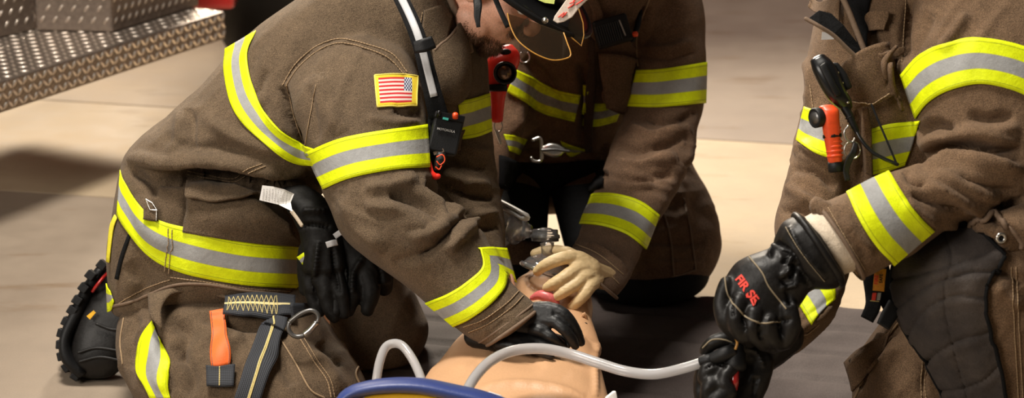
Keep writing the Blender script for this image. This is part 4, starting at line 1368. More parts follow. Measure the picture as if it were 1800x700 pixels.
# carabiner
cb_ = thing('carabiner', 'grey oval carabiner hooked to the black webbing on the brown trousers', 'carabiner', P(530, 592, 4.08))
q = [(509, 566), (507, 578), (514, 589), (526, 592), (540, 586), (554, 572), (560, 560), (556, 550), (545, 546), (528, 552)]
mb = MB(); qq = smoothpath([(*a, 4.085) for a in q + q[:1]], 70); tube(mb, np.array([P(*a) for a in qq]), .0042, 12, 0); build('ring', mb, M['darkmetal'], cb_)
mb = MB(); tube(mb, np.array([P(x, y, 4.083) for x, y in smoothpath([(536, 588), (546, 580), (556, 568)], 8)]), .0058, 12, .5); build('lock_sleeve', mb, M['metal'], cb_)

# ------------------------------------------------------------------ training manikin
mk = thing('training_manikin', 'tan vinyl resuscitation manikin lying on the mat, head tilted back under a clear mask', 'manikin', G(930, 640, 0.02))
def hring(py, lx, rx, zt=.215, zb=.035, n=40, e=3.0):
    C0 = G(lx, py, zt); C1 = G(rx, py, zt)
    c = (C0 + C1) / 2; c[2] = (zt + zb) / 2; u = (C1 - C0) / 2
    th = np.linspace(0, 2 * math.pi, n, endpoint=False)
    ce = np.sign(np.cos(th)) * np.abs(np.cos(th)) ** (2 / e); se = np.sign(np.sin(th)) * np.abs(np.sin(th)) ** (2 / e)
    return c + ce[:, None] * u + se[:, None] * np.array([0, 0, (zt - zb) / 2])
rows = cr(np.array([(545, 850, 975, .165, .05), (556, 815, 1010, .195, .035), (568, 790, 1040, .21, .032), (590, 768, 1058, .222, .03), (620, 742, 1068, .226, .03), (660, 718, 1078, .222, .03), (700, 694, 1088, .214, .03), (722, 686, 1092, .21, .035), (742, 680, 1096, .205, .04)], float), 6)
mb = MB(); rings_mesh(mb, [hring(*r) for r in rows][::-1], .25)
# neck
loft(mb, [((965, 520), (1036, 530), 4.27, .05), ((960, 560), (1040, 560), 4.22, .05), ((950, 590), (1052, 595), 4.17, .055), ((930, 620), (1060, 622), 4.12, .05)], cap=.4)
ct = Cloth(mb, .005, 8)
ct.folds([([(840, 640), (760, 655), (725, 665)], 18, .003), ([(830, 688), (900, 676), (970, 682), (1030, 700)], 10, .005), ([(1050, 600), (1046, 640), (1048, 700)], 7, .004),
          ([(860, 600), (900, 625), (960, 640)], 24, -.004), ([(1000, 590), (1030, 600), (1055, 620)], 8, .004)])
to = ct.finish('torso', M['manikin'], mk)
mb = MB()
loft(mb, [((930, 478), (1000, 462), 4.36, .045), ((908, 492), (1022, 482), 4.34, .065), ((902, 515), (1036, 510), 4.32, .075), ((912, 540), (1042, 538), 4.29, .075), ((930, 562), (1040, 562), 4.26, .065), ((948, 584), (1034, 582), 4.23, .05)], cap=.5)


# ear
ball(mb, P(1027, 566, 4.19), (.0085, .006, .020), 12)
ch_ = Cloth(mb, .0032, 5)
ch_.folds([([(985, 540), (1000, 552), (1012, 562)], 5, -.005), ([(1005, 548), (1020, 548), (1030, 540)], 5, .004), ([(1024, 556), (1030, 566), (1027, 578)], 2.5, -.007), ([(1018, 556), (1016, 566), (1022, 580)], 3, -.003), ([(925, 500), (950, 510), (985, 505)], 5, -.003)])
hd = ch_.finish('head', M['manikin'], mk)
mb = MB(); lathe(mb, P(1029, 571, 4.173), -FW, [(-.004, .0035), (.0012, .0042), (.0018, .002), (.0018, .0002)]); build('ear_hole', mb, M['black'], hd)
mb = MB()
snake(mb, [(936, 524, 4.215, 5), (950, 519, 4.205, 9), (966, 524, 4.20, 11), (976, 532, 4.20, 8)], 12); build('chin_insert', mb, M['pink'], hd)
mb = MB(); plate(mb, smoothpath([(1064, 700), (1072, 694), (1080, 688), (1084, 692), (1086, 720), (1066, 720)], 14).tolist(), 3.80, .02); build('white_base_edge', mb, M['white'], mk, bevel=.002)

# ------------------------------------------------------------------ bag valve mask
bv = thing('bag_valve_mask', 'clear bag valve mask held on the manikin face by a cream gloved hand', 'resuscitator', P(950, 480, 4.3))
ax = imgdir(1.0, .16, -.75)
mb = MB(); lathe(mb, P(903, 402, 4.345) - ax * .112, ax, [(0, .004), (.008, .024), (.03, .043), (.06, .049), (.080, .046), (.095, .036), (.105, .028), (.112, .027)], 36)
build('squeeze_bag', mb, M['bag'], bv)
mb = MB(); lathe(mb, P(903, 402, 4.345), ax, [(0, .027), (.002, .0305), (.006, .0305), (.008, .026), (.011, .0255), (.013, .0235), (.016, .023), (.018, .0205), (.023, .020), (.025, .016), (.036, .0135), (.038, .001)], 32)
build('bag_collar', mb, M['clear'], bv)
mb = MB(); U_ = imgdir(0.02, -1, 0)
lathe(mb, P(958, 425, 4.30), U_, [(0, .021), (.001, .026), (.009, .0265), (.010, .028), (.013, .028), (.014, .0255), (.016, .0245), (.022, .0245), (.0235, .023), (.0235, .001)], 36)
vb = build('valve_housing', mb, M['clear'], bv)
mb = MB(); lathe(mb, P(958, 419, 4.30), U_, [(0, .0275), (.0015, .0285), (.003, .0285), (.0045, .0275)], 36); build('valve_ring', mb, M['clear'], vb)
mb = MB(); lathe(mb, P(959, 408, 4.30), U_, [(0, .014), (.004, .018), (.008, .008), (.008, .001)], 24); build('duckbill_valve', mb, M['clear'], vb)
mb = MB(); lathe(mb, P(963, 453, 4.27), imgdir(-.05, -1, 0), [(0, .0145), (.010, .0125), (.020, .0120), (.028, .0135), (.030, .001)], 28); build('neck_tube', mb, M['clear'], bv)
D_ = imgdir(-.35, .93, .0)
mb = MB(); lathe(mb, P(966, 447, 4.275), D_, [(0, .012), (.003, .016), (.010, .026), (.020, .036), (.030, .041), (.034, .041)], 36); dome = build('mask_dome', mb, M['clear'], bv)
mb = MB(); A_ = np.cross(D_, FW); A_ /= np.linalg.norm(A_); B_ = np.cross(D_, A_)
cc = P(966, 447, 4.275) + D_ * .034
tube(mb, np.array([cc + A_ * .042 * math.cos(t) + B_ * .045 * math.sin(t) for t in np.linspace(0, 2 * math.pi, 40)]), .0055, 10, 0); build('mask_cushion', mb, M['clear'], dome)
mb = MB(); tube(mb, np.array([P(x, y, 4.30 + (928 - x) * .0016) for x, y in smoothpath([(838, 334), (868, 348), (900, 364), (918, 374), (928, 380), (920, 385), (905, 376), (880, 364), (850, 350)], 40)]), .0038, 10, 1, flat=(2.2, 1), nrm=imgdir(.45, -.9))
build('hanging_hook', mb, M['white'], bv)

# ------------------------------------------------------------------ tubing and blue case
mb = MB(); snake(mb, [(655, 700, 3.80, 8), (661, 672, 3.80, 8), (667, 638, 3.81, 8), (677, 612, 3.82, 8), (692, 604, 3.82, 8), (708, 609, 3.81, 8), (724, 630, 3.79, 8), (736, 655, 3.76, 8), (744, 680, 3.73, 8), (750, 705, 3.71, 8)], 16, 8)
tag(build('clear_tube', mb, M['hose'], None), 'short loop of milky clear tubing rising behind the blue case', 'tubing')
mb = MB(); snake(mb, [(800, 740, 3.62, 9.5), (818, 694, 3.66, 9.5), (836, 662, 3.70, 9.5), (864, 634, 3.74, 9.5), (902, 617, 3.77, 9.5), (950, 613, 3.78, 9.5), (1000, 622, 3.78, 9.5), (1050, 638, 3.76, 9.5), (1100, 653, 3.74, 9.5), (1150, 658, 3.71, 9.3), (1200, 648, 3.68, 9.3), (1244, 634, 3.665, 9.3)], 16, 8)
tag(build('suction_tube', mb, M['hose'], None), 'long milky tube crossing the manikin chest to the black leather glove', 'tubing')
bc = thing('suction_case', 'blue rim of a case with a yellow panel in front of the manikin', 'case', G(760, 1010, 0))
mb = MB()
arc = [(596, 712), (606, 694), (630, 681), (680, 673), (740, 674), (800, 686), (856, 700), (905, 722), (930, 770), (935, 850), (925, 960), (880, 1010), (640, 1010), (590, 960), (575, 850), (580, 760)]
pa = smoothpath([(*a, 3.56) for a in arc + arc[:1]], 120)
w_ = np.interp(np.arange(120), [0, 10, 25, 50, 119], [.010, .012, .0135, .012, .010])
tube(mb, np.array([P(x, y + 5, d) for x, y, d in pa]), w_, 16, 0, flat=(3.4, 1.0), nrm=-UP)
rim = build('blue_rim', mb, M['blue'], bc)
mb = MB(); plate(mb, [(x, y) for x, y, d in smoothpath([(600 + (a[0] - 600) * .93 + 22, a[1] + (15 if a[1] < 800 else -10), 3.56) for a in arc], 60)], 3.575, .05); cs = build('case_shell', mb, M['blue'], bc, bevel=.004, smooth=False)
mb = MB(); plate(mb, [(640, 697), (660, 693), (700, 691), (745, 694), (800, 706), (850, 720), (870, 760), (870, 940), (640, 940), (625, 760)], 3.545, .02); build('yellow_panel', mb, M['yellow'], bc, bevel=.003, smooth=False)
mb = MB(); lathe(mb, P(615, 697, 3.535), -FW, [(0, .004), (.003, .0035), (.004, .001)]); build('screw', mb, M['orange'], bc)
mb = MB(); plate(mb, [(842, 691), (862, 689), (880, 695), (892, 704), (900, 725), (860, 725), (850, 700)], 3.63, .006); build('white_lid_edge', mb, M['white'], bc, bevel=.002, smooth=False)
# =================================================================== FIREFIGHTER TWO (behind the manikin head)
F2 = thing('person', 'firefighter kneeling behind the manikin head wearing cream gloves', 'person', G(1060, 530, 0), 'firefighters kneeling around the manikin')
BL = [((1085, -50), (1200, -95), 4.78, .09), ((1110, 10), (1232, -5), 4.77, .095), ((1112, 70), (1239, 60), 4.76, .09), ((1108, 130), (1241, 118), 4.745, .086), ((1104, 188), (1238, 182), 4.73, .084), ((1082, 240), (1226, 238), 4.68, .084),
      ((1062, 295), (1210, 292), 4.62, .082), ((1042, 340), (1178, 356), 4.56, .078), ((1026, 385), (1146, 405), 4.50, .072), ((1014, 418), (1124, 455), 4.42, .066), ((1000, 436), (1106, 495), 4.33, .062), ((996, 444), (1092, 514), 4.29, .060), ((1000, 452), (1084, 524), 4.275, .056)]
mb = MB()
loft(mb, [((868, 360), (1080, 350), 5.04, .10), ((862, 320), (1105, 310), 5.02, .13), ((862, 250), (1118, 240), 4.96, .15), ((872, 160), (1135, 150), 4.87, .16), ((885, 60), (1170, 50), 4.78, .16), ((900, -20), (1195, -40), 4.74, .14), ((950, -80), (1130, -95), 4.72, .09)], e=2.3, cap=.3)
loft(mb, BL, cap=.12)
# the other sleeve, mostly behind firefighter one
loft(mb, [((870, -30), (960, -60), 4.78, .09), ((845, 60), (950, 60), 4.76, .09), ((830, 160), (930, 170), 4.74, .085), ((812, 260), (905, 270), 4.70, .08), ((800, 340), (880, 350), 4.62, .065), ((800, 380), (862, 395), 4.56, .055)], cap=.2)
c2 = Cloth(mb, .0058, 5)
rb = MB(); loft(rb, BL, cap=.1); r2c = Cloth(rb, .014, 1)
c2.folds([
    ([(1140, 10), (1128, 50), (1118, 90)], 9, -.014), ([(1125, 78), (1170, 86), (1220, 70)], 8, .006), ([(1120, 96), (1170, 104), (1225, 92)], 6, -.006),
    ([(1130, 208), (1180, 214), (1228, 196)], 8, -.010), ([(1105, 222), (1150, 240), (1210, 226)], 12, .012), ([(1085, 256), (1130, 262), (1200, 246)], 8, -.011),
    ([(1080, 280), (1120, 292), (1190, 276)], 11, .011), ([(1065, 305), (1110, 316), (1185, 306)], 8, -.011), ([(1075, 325), (1110, 330), (1150, 322)], 9, .008),
    ([(1200, 210), (1215, 250), (1205, 290)], 9, .006), ([(1060, 250), (1062, 290), (1056, 330)], 10, -.008),
    ([(1000, 448), (1040, 456), (1080, 486)], 6, -.006), ([(1015, 425), (1060, 440), (1104, 476)], 5, .006),
    ([(920, 100), (960, 140), (1000, 230)], 14, -.010), ([(1020, 110), (1030, 170), (1026, 250)], 12, -.014), ([(900, 280), (980, 268), (1060, 280)], 14, -.016), ([(880, 120), (905, 180), (900, 240)], 14, .01),
])
c2.wrinkle((1160, 270), (80, 90), -12, 22, .005, seed=21); c2.wrinkle((1170, 60), (80, 80), 15, 30, .004, seed=22); c2.wrinkle((970, 180), (110, 140), 70, 44, .006, seed=23)
c2.allover(10, .0022, 4); c2.allover(28, .0009, 7); c2.commit()
coat2 = c2.finish('turnout_coat', M['coat2'], F2)
band(c2, [(1121, 124), (1160, 122), (1200, 116), (1240, 109)], [(1106, 188), (1150, 190), (1200, 186), (1238, 181)], coat2, back=r2c)
band(c2, [(1041, 341), (1085, 343), (1125, 355), (1157, 378)], [(1021, 395), (1060, 400), (1100, 414), (1133, 438)], coat2, back=r2c)
band(c2, [(905, 122), (935, 136), (975, 155), (1019, 166)], [(890, 160), (920, 180), (965, 202), (1010, 212)], coat2, nu=30, mat=M['trimd'])
band(c2, [(1034, 178), (1060, 180), (1098, 168)], [(1024, 220), (1050, 220), (1082, 212)], coat2, nu=16, mat=M['trimd'])
band(c2, [(1024, 146), (1034, 145), (1042, 150)], [(1016, 192), (1024, 196), (1032, 196)], coat2, nu=8, mat=M['trimd'], off=.012)
band(c2, [(884, 236), (905, 238), (928, 244)], [(893, 266), (902, 268), (912, 270)], coat2, nu=10, mat=M['trimd'])
band(c2, [(985, 246), (1005, 254), (1032, 262)], [(996, 272), (1004, 276), (1014, 272)], coat2, nu=10, mat=M['trimd'])
band(c2, [(1050, 84), (1090, 88), (1124, 98)], [(1054, 158), (1084, 166), (1112, 168)], coat2, nu=20, nv=14, mat=M['coat2'], name='chest_pocket_flap', off=.018, thick=.007, bulge=lambda u, v: .045 * v ** 1.2)
band(c2, [(1030, -6), (1040, 20), (1038, 60)], [(1048, -6), (1060, 30), (1056, 80)], coat2, nu=16, nv=4, mat=M['coat2'], name='storm_flap', off=.012, thick=.006)
band(c2, [(1032, 60), (1036, 150), (1028, 260)], [(1044, 62), (1048, 150), (1040, 260)], coat2, nu=24, nv=4, mat=M['darkbrown'], name='front_closure', off=.010, thick=.006)
ring = loft_rings(BL, 5, 40)[-1]
mb = MB(); tube(mb, np.vstack([ring, ring[:1]]), .0035, 8, 0); build('cuff_hem', mb, M['cord'], coat2)
mb = MB(); seam(mb, c2, [(1142, -4), (1126, 40), (1118, 80), (1122, 116)], .0016); seam(mb, c2, [(1006, 440), (1046, 460), (1088, 500)], .0012, .006); seam(mb, c2, [(1012, 430), (1052, 448), (1096, 484)], .0012, .006)
build('stitching', mb, M['thread'], coat2)
band(c2, [(872, 276), (950, 284), (1060, 278)], [(872, 330), (950, 338), (1066, 330)], coat2, nu=20, nv=6, mat=M['blackcloth'], name='waist_belt', off=.012, thick=.006)

mb = MB()
loft(mb, [((1010, 270), (1205, 262), 5.02, .11), ((978, 300), (1222, 298), 4.99, .12), ((968, 345), (1248, 345), 4.95, .135), ((990, 400), (1264, 395), 4.90, .14), ((1008, 440), (1266, 440), 4.86, .145), ((1026, 478), (1252, 476), 4.84, .14), ((1050, 500), (1235, 498), 4.84, .12)], cap=.25, e=2.5)
loft(mb, [((880, 290), (1160, 285), 5.03, .10), ((866, 320), (1150, 318), 5.02, .10), ((872, 336), (1120, 334), 5.02, .09)], cap=.3, e=2.6)
loft(mb, [((840, 300), (962, 300), 5.00, .12), ((820, 350), (958, 352), 4.95, .14), ((812, 400), (956, 400), 4.90, .14), ((815, 450), (962, 440), 4.88, .13), ((830, 480), (966, 480), 4.86, .10)], cap=.3, e=2.4)
t2c = Cloth(mb, .0065, 5)
t2c.folds([([(1095, 430), (1160, 424), (1240, 428)], 12, -.008), ([(1120, 470), (1180, 466), (1240, 462)], 9, .008), ([(1190, 300), (1200, 360), (1210, 400)], 14, .006), ([(1100, 320), (1150, 360), (1140, 420)], 18, -.006)])
t2c.wrinkle((1160, 380), (110, 110), 20, 34, .006, seed=31); t2c.allover(10, .003, 6); t2c.commit()
tr2 = t2c.finish('turnout_trousers', M['coat2'], F2)
band(t2c, [(872, 322), (920, 330), (956, 340)], [(872, 420), (915, 425), (952, 430)], tr2, nu=16, nv=10, mat=M['blackcloth'], name='thigh_shade', off=.010, thick=.005)  # black sheets on both thighs stand in for the shade between the legs
band(t2c, [(975, 335), (1020, 330), (1062, 326)], [(1004, 440), (1030, 440), (1050, 445)], tr2, nu=16, nv=10, mat=M['blackcloth'], name='thigh_shade', off=.010, thick=.005)
mb = MB(); seam(mb, t2c, [(1165, 368), (1178, 420), (1184, 484)], .0026); seam(mb, t2c, [(1202, 350), (1214, 410), (1222, 474)], .0026); seam(mb, t2c, [(1180, 486), (1200, 482), (1222, 474)], .0022); build('seam_piping', mb, M['cord'], tr2)
mb = MB(); loft(mb, [((1052, 482), (1246, 482), 4.835, .13), ((1040, 505), (1238, 503), 4.83, .13), ((1050, 522), (1218, 520), 4.83, .12), ((1075, 534), (1190, 532), 4.84, .09)], cap=.2, e=2.8)
kp = Cloth(mb, .006, 5); kp.allover(12, .004, 2); kp.commit(); kp.finish('knee_pad', M['blackcloth'], F2)
mb = MB(); loft(mb, [((830, 462), (966, 468), 4.87, .12), ((835, 495), (962, 495), 4.86, .12), ((850, 515), (950, 515), 4.87, .09)], cap=.2, e=2.8); build('knee_pad', mb, M['blackcloth'], F2)

# glove with wrist
D = 4.235
glove('glove', [
    [(1066, 490, D + .055, 21), (1052, 485, D + .03, 22), (1036, 478, D, 22)],
    [(1036, 474, D, 22), (1018, 458, D - .005, 17), (1004, 452, D - .01, 13)],
    [(1036, 478, D, 20), (1022, 472, D - .015, 15), (1013, 472, D - .02, 13)],
    [(1040, 484, D, 18), (1030, 486, D - .02, 14), (1022, 488, D - .025, 12.5)],
    [(1044, 492, D, 18), (1040, 500, D - .02, 13), (1036, 504, D - .025, 12)],
    [(1006, 453, D - .012, 12.5), (990, 454, D - .022, 12), (972, 460, D - .025, 11.5), (956, 468, D - .022, 10.5), (945, 477, D - .015, 9)],
    [(1016, 472, D - .02, 13), (1000, 482, D - .032, 12), (984, 493, D - .036, 11.5), (970, 501, D - .036, 10.5), (962, 506, D - .034, 9)],
    [(1024, 488, D - .025, 12), (1010, 501, D - .034, 11.5), (994, 511, D - .038, 11), (982, 519, D - .038, 9.5), (975, 524, D - .036, 8)],
    [(1038, 502, D - .025, 12), (1028, 517, D - .032, 11), (1016, 530, D - .034, 10), (1006, 540, D - .03, 9)],
    [(1024, 466, D + .01, 15), (1004, 448, D + .02, 12), (980, 442, D + .035, 11), (955, 443, D + .042, 10.5), (941, 446, D + .042, 9)]], M['tan'], F2, wr=.0004,
    palm=[((1046, 462), (1060, 506), D + .006, .017), ((1026, 456), (1046, 506), D - .006, .015), ((1008, 450), (1034, 500), D - .014, .012)])
glove('glove', [[(826, 396, 4.56, 26), (838, 392, 4.52, 24), (850, 386, 4.50, 18)], [(840, 390, 4.52, 14), (856, 372, 4.50, 10), (862, 356, 4.47, 9)], [(840, 400, 4.52, 14), (855, 398, 4.50, 10), (864, 390, 4.48, 9)],
    [(838, 410, 4.52, 13), (852, 415, 4.50, 10), (862, 414, 4.48, 8)], [(834, 415, 4.53, 12), (846, 428, 4.50, 9), (856, 432, 4.48, 8)], [(836, 380, 4.53, 14), (846, 362, 4.49, 11), (850, 350, 4.46, 9)]], M['tan'], F2)
Y2, Z2 = imgdir(-.35, .55, -.75), imgdir(.05, -.9, -.35)
X2, Y2, Z2 = orth(Y2, Z2)
H2 = P(1010, -150, 4.58)
b2_ = body_under(F2, [[(985, 290, 5.03, 55), (1000, 180, 4.9, 80), (1020, 20, 4.77, 85), (1012, -70, 4.70, 52), (1010, -120, 4.65, 52)], [(1120, -10, 4.76, 42), (1170, 110, 4.75, 36), (1140, 260, 4.67, 34), (1085, 390, 4.52, 28), (1060, 450, 4.40, 18)],
    [(920, -10, 4.78, 42), (890, 160, 4.74, 36), (850, 320, 4.65, 28), (840, 370, 4.58, 20)], [(985, 300, 5.04, 55), (1110, 320, 5.04, 50), (1160, 430, 4.9, 45)], [(960, 310, 5.04, 50), (895, 330, 4.98, 52), (890, 430, 4.9, 48)]], (H2, X2, Y2, Z2))
def W2(x, y, z): return H2 + X2 * x + Y2 * y + Z2 * z
eyes(W2, X2, Y2, Z2, b2_)
helmet(F2, H2, X2, Y2, Z2, None)

# things on firefighter two's chest
sm_ = thing('speaker_microphone', 'black speaker microphone with orange button clipped above the brown chest pocket flap', 'microphone', P(1080, 80, 4.6))
e1 = imgdir(.96, -.28, .05); e2 = imgdir(.28, .96, 0); e3 = np.cross(e1, e2)
mb = MB(); box(mb, P(1076, 55, 4.60), (.036, .029, .014), [e1, e2, e3]); s_ = build('microphone_body', mb, M['mattplastic'], sm_, smooth=False, bevel=.006)
mb = MB()
for k in range(11):
    c = P(1074, 57, 4.583) + e1 * (-.028 + k * .0046)
    box(mb, c, (.0010, .019, .0014), [e1, e2, e3])
build('grille', mb, plain('grille_plastic', (.03, .03, .032), .4), s_, smooth=False)
mb = MB(); lathe(mb, P(1117, 60, 4.585), imgdir(.9, -.1, -.6), [(-.004, .0055), (.003, .0055), (.005, .003), (.0052, .0004)]); build('orange_button', mb, M['orange'], s_)
mb = MB(); box(mb, P(1094, 49, 4.583), (.0014, .017, .0012), [imgdir(.95, -.3), imgdir(.38, .93), FW]); build('lettering_strip', mb, M['greytext'], s_, smooth=False)
mb = MB(); snake(mb, [(1112, 70, 4.63, 5), (1122, 40, 4.64, 5), (1124, 15, 4.66, 5), (1118, -20, 4.68, 5)], 10); build('cable', mb, M['black'], sm_)
fl2 = thing('angle_flashlight', 'red right-angle flashlight with round black lens hanging beside the bearded face', 'flashlight', P(870, 215, 4.45))
mb = MB(); loft(mb, [((868, 88), (902, 80), 4.46, .015), ((856, 106), (913, 94), 4.45, .022), ((853, 124), (912, 114), 4.45, .024), ((854, 148), (898, 145), 4.45, .022), ((860, 165), (890, 165), 4.455, .018), ((862, 190), (886, 190), 4.46, .017), ((860, 210), (884, 212), 4.46, .017)], cap=.4, e=2.6)
fb = build('flashlight_body', mb, M['red'], fl2)
mb = MB(); lathe(mb, P(887, 128, 4.425), imgdir(.12, .1, -1), [(0, .018), (.002, .0225), (.012, .0228), (.014, .021), (.012, .018), (.006, .017), (.005, .001)], 32); bz = build('bezel', mb, M['plastic'], fb)
mb = MB(); lathe(mb, P(887, 128, 4.417), imgdir(.12, .1, -1), [(0, .0165), (.003, .012), (.004, .0005)], 24); build('lens', mb, plain('amber_grey_lens', (.16, .10, .07), .12, metal=.7), bz)
mb = MB(); ball(mb, P(889, 92, 4.433), (.011, .006, .007), 12); build('switch', mb, M['black'], fb)
mb = MB(); loft(mb, [((857, 150), (892, 150), 4.445, .024), ((857, 160), (892, 160), 4.445, .024)], cap=.1, e=3); build('collar', mb, M['black'], fb)
hk = thing('harness_hook', 'silver hook buckle closing the coat waist of the middle firefighter', 'hook', P(960, 285, 4.66))
mb = MB(); tube(mb, np.array([P(x, y, 4.665) for x, y in smoothpath([(937, 246), (950, 243), (952, 262), (951, 282), (938, 283), (934, 278)], 40)]), .0038, 10); build('hook_bar', mb, M['metal'], hk)
mb = MB(); loft(mb, [((953, 258), (953, 270), 4.662, .004), ((965, 252), (968, 276), 4.66, .004), ((980, 253), (982, 276), 4.66, .004), ((992, 260), (993, 268), 4.66, .004)], cap=.3, n=16); build('buckle_plate', mb, M['metal'], hk)
mb = MB(); tube(mb, np.array([P(x, y, 4.655) for x, y in smoothpath([(953, 264), (975, 263), (1000, 266)], 14)]), .003, 8); build('pin', mb, M['darkmetal'], hk)
kr = thing('snap_ring', 'small steel snap ring hanging below the red flashlight', 'ring', P(876, 245, 4.5))
mb = MB(); tube(mb, np.array([P(876 + 7 * math.cos(t), 222 + 10 * math.sin(t), 4.48) for t in np.linspace(0, 2 * math.pi, 24)]), .0016, 8, 0); build('ring', mb, M['metal'], kr)
mb = MB(); snake(mb, [(872, 230, 4.48, 2.4), (876, 240, 4.48, 3), (880, 252, 4.48, 2)], 8); build('snap', mb, M['metal'], kr)
kd = thing('d_ring', 'dark d-ring hanging beneath the amber-edged face shield', 'ring', P(922, 108, 4.5))
mb = MB(); tube(mb, np.array([P(922 + 9 * math.cos(t), 100 + 10 * math.sin(t), 4.56) for t in np.linspace(-.9, 4.0, 24)]), .0016, 8, 1); build('ring', mb, M['metal'], kd)
mb = MB(); plate(mb, [(912, 70), (926, 70), (926, 92), (914, 94)], 4.565, .003); build('loop', mb, M['darkbrown'], kd, smooth=False)

# =================================================================== FIREFIGHTER THREE (right)
F3 = thing('person', 'firefighter kneeling at right edge in grey-padded trousers and leather gloves', 'person', G(1640, 1000, 0), 'firefighters kneeling around the manikin')
EL = [((1850, 190), (1850, 380), 3.80, .10), ((1780, 240), (1790, 372), 3.76, .105), ((1700, 262), (1726, 378), 3.73, .10), ((1640, 282), (1672, 396), 3.71, .092), ((1590, 296), (1632, 424), 3.69, .086), ((1540, 316), (1602, 448), 3.67, .08), ((1492, 338), (1570, 464), 3.65, .074), ((1460, 352), (1542, 478), 3.64, .068), ((1437, 364), (1516, 490), 3.635, .064)]
DL = [((1610, -60), (1850, -120), 3.86, .11), ((1598, 30), (1880, 0), 3.82, .125), ((1588, 90), (1900, 70), 3.80, .13), ((1590, 140), (1905, 140), 3.79, .13), ((1608, 200), (1910, 210), 3.78, .125), ((1616, 250), (1915, 270), 3.77, .12), ((1640, 300), (1900, 330), 3.76, .11)]
CL = [((1432, 40), (1540, 20), 3.98, .09), ((1418, 110), (1520, 110), 3.97, .085), ((1412, 180), (1505, 185), 3.96, .085), ((1400, 240), (1500, 250), 3.95, .085), ((1388, 300), (1492, 310), 3.94, .085), ((1374, 350), (1488, 365), 3.92, .085), ((1362, 396), (1488, 420), 3.90, .085), ((1368, 450), (1494, 470), 3.87, .08),
      ((1378, 500), (1486, 500), 3.84, .07)]
CL2 = [((1400, 470), (1490, 480), 3.88, .07), ((1398, 505), (1486, 500), 3.83, .065), ((1392, 530), (1470, 545), 3.80, .06), ((1375, 550), (1448, 580), 3.78, .056), ((1352, 565), (1412, 615), 3.76, .052), ((1335, 580), (1390, 628), 3.75, .048)]
mb = MB()
loft(mb, [((1440, 430), (1850, 420), 4.02, .12), ((1400, 340), (1850, 330), 4.00, .13), ((1404, 260), (1800, 250), 3.99, .15), ((1422, 180), (1760, 170), 3.98, .16), ((1424, 100), (1760, 90), 3.97, .16), ((1440, 20), (1790, 0), 3.97, .155), ((1470, -50), (1760, -70), 3.98, .12)], e=2.3, cap=.3)
loft(mb, CL, cap=.2); loft(mb, CL2, cap=.15)
loft(mb, DL, cap=.4); loft(mb, EL, cap=.12)
# coat tail over the hip
loft(mb, [((1712, 366), (1850, 320), 3.75, .08), ((1704, 392), (1850, 385), 3.71, .085), ((1728, 412), (1860, 440), 3.71, .08), ((1770, 450), (1880, 500), 3.74, .07)], cap=.3, e=2.6)
c3 = Cloth(mb, .0055, 5)
rb = MB(); loft(rb, DL, cap=.1); r3a = Cloth(rb, .016, 1)
rb = MB(); loft(rb, EL, cap=.1); r3b = Cloth(rb, .014, 1)
rb = MB(); loft(rb, CL2, cap=.1); r3c = Cloth(rb, .012, 1)
c3.folds([
    ([(1700, 20), (1680, 55), (1652, 90)], 12, .007), ([(1640, 20), (1622, 60), (1600, 110)], 14, -.006), ([(1598, 0), (1592, 60), (1587, 110)], 8, -.016),
    ([(1618, 262), (1650, 245), (1720, 240), (1790, 252)], 16, .014), ([(1612, 238), (1640, 222), (1680, 232)], 12, -.014), ([(1700, 205), (1740, 212), (1780, 205)], 12, -.010), ([(1690, 222), (1740, 228), (1795, 225)], 12, .008),
    ([(1620, 275), (1660, 262), (1720, 268), (1795, 262)], 7, -.026), ([(1625, 294), (1680, 282), (1740, 292), (1798, 300)], 11, .014), ([(1590, 300), (1600, 318), (1630, 326)], 6, -.013),
    ([(1625, 324), (1670, 345), (1720, 366), (1760, 366)], 10, .012), ([(1600, 340), (1650, 360), (1700, 372)], 8, -.010), ([(1680, 312), (1730, 330), (1790, 336)], 12, -.009), ([(1640, 308), (1700, 328), (1760, 350)], 12, .008),
    ([(1725, 374), (1760, 362), (1800, 350)], 6, -.020), ([(1590, 355), (1620, 380), (1650, 400)], 12, .006), ([(1655, 398), (1690, 392), (1730, 380)], 8, .006),
    # near the cuff
    ([(1450, 372), (1475, 420), (1500, 470)], 5, -.006), ([(1470, 362), (1496, 410), (1525, 462)], 4, -.004), ([(1480, 380), (1510, 420), (1540, 446)], 10, .005),
    # far sleeve
    ([(1398, 252), (1430, 262), (1470, 292)], 12, .010), ([(1392, 300), (1430, 306), (1470, 330)], 10, -.010), ([(1385, 328), (1420, 350), (1455, 372)], 12, .010), ([(1370, 372), (1400, 368), (1430, 384)], 8, -.008),
    ([(1415, 100), (1425, 150), (1420, 190)], 10, .006), ([(1404, 480), (1440, 492), (1480, 488)], 7, -.010), ([(1405, 580), (1440, 560), (1460, 535)], 8, .005),
    # chest
    ([(1520, 20), (1545, 90), (1560, 150)], 10, -.014), ([(1570, 40), (1582, 90), (1590, 140)], 12, .006), ([(1500, 180), (1510, 260), (1512, 330)], 9, -.016), ([(1450, 120), (1470, 200), (1480, 280)], 16, -.006),
    # tail
    ([(1708, 398), (1745, 402), (1790, 440)], 6, .010), ([(1735, 380), (1770, 400), (1800, 440)], 7, -.010),
])
c3.wrinkle((1720, 300), (110, 70), -15, 30, .006, seed=41); c3.wrinkle((1420, 300), (50, 120), -35, 24, .006, seed=42); c3.wrinkle((1690, 40), (110, 60), 60, 40, .004, seed=43)
c3.wrinkle((1430, 540), (60, 60), 40, 16, .004, seed=44); c3.wrinkle((1560, 200), (70, 110), 70, 26, .004, seed=45)
c3.allover(10, .0022, 2); c3.allover(28, .0009, 3); c3.commit()
coat3 = c3.finish('turnout_coat', M['coat3'], F3)
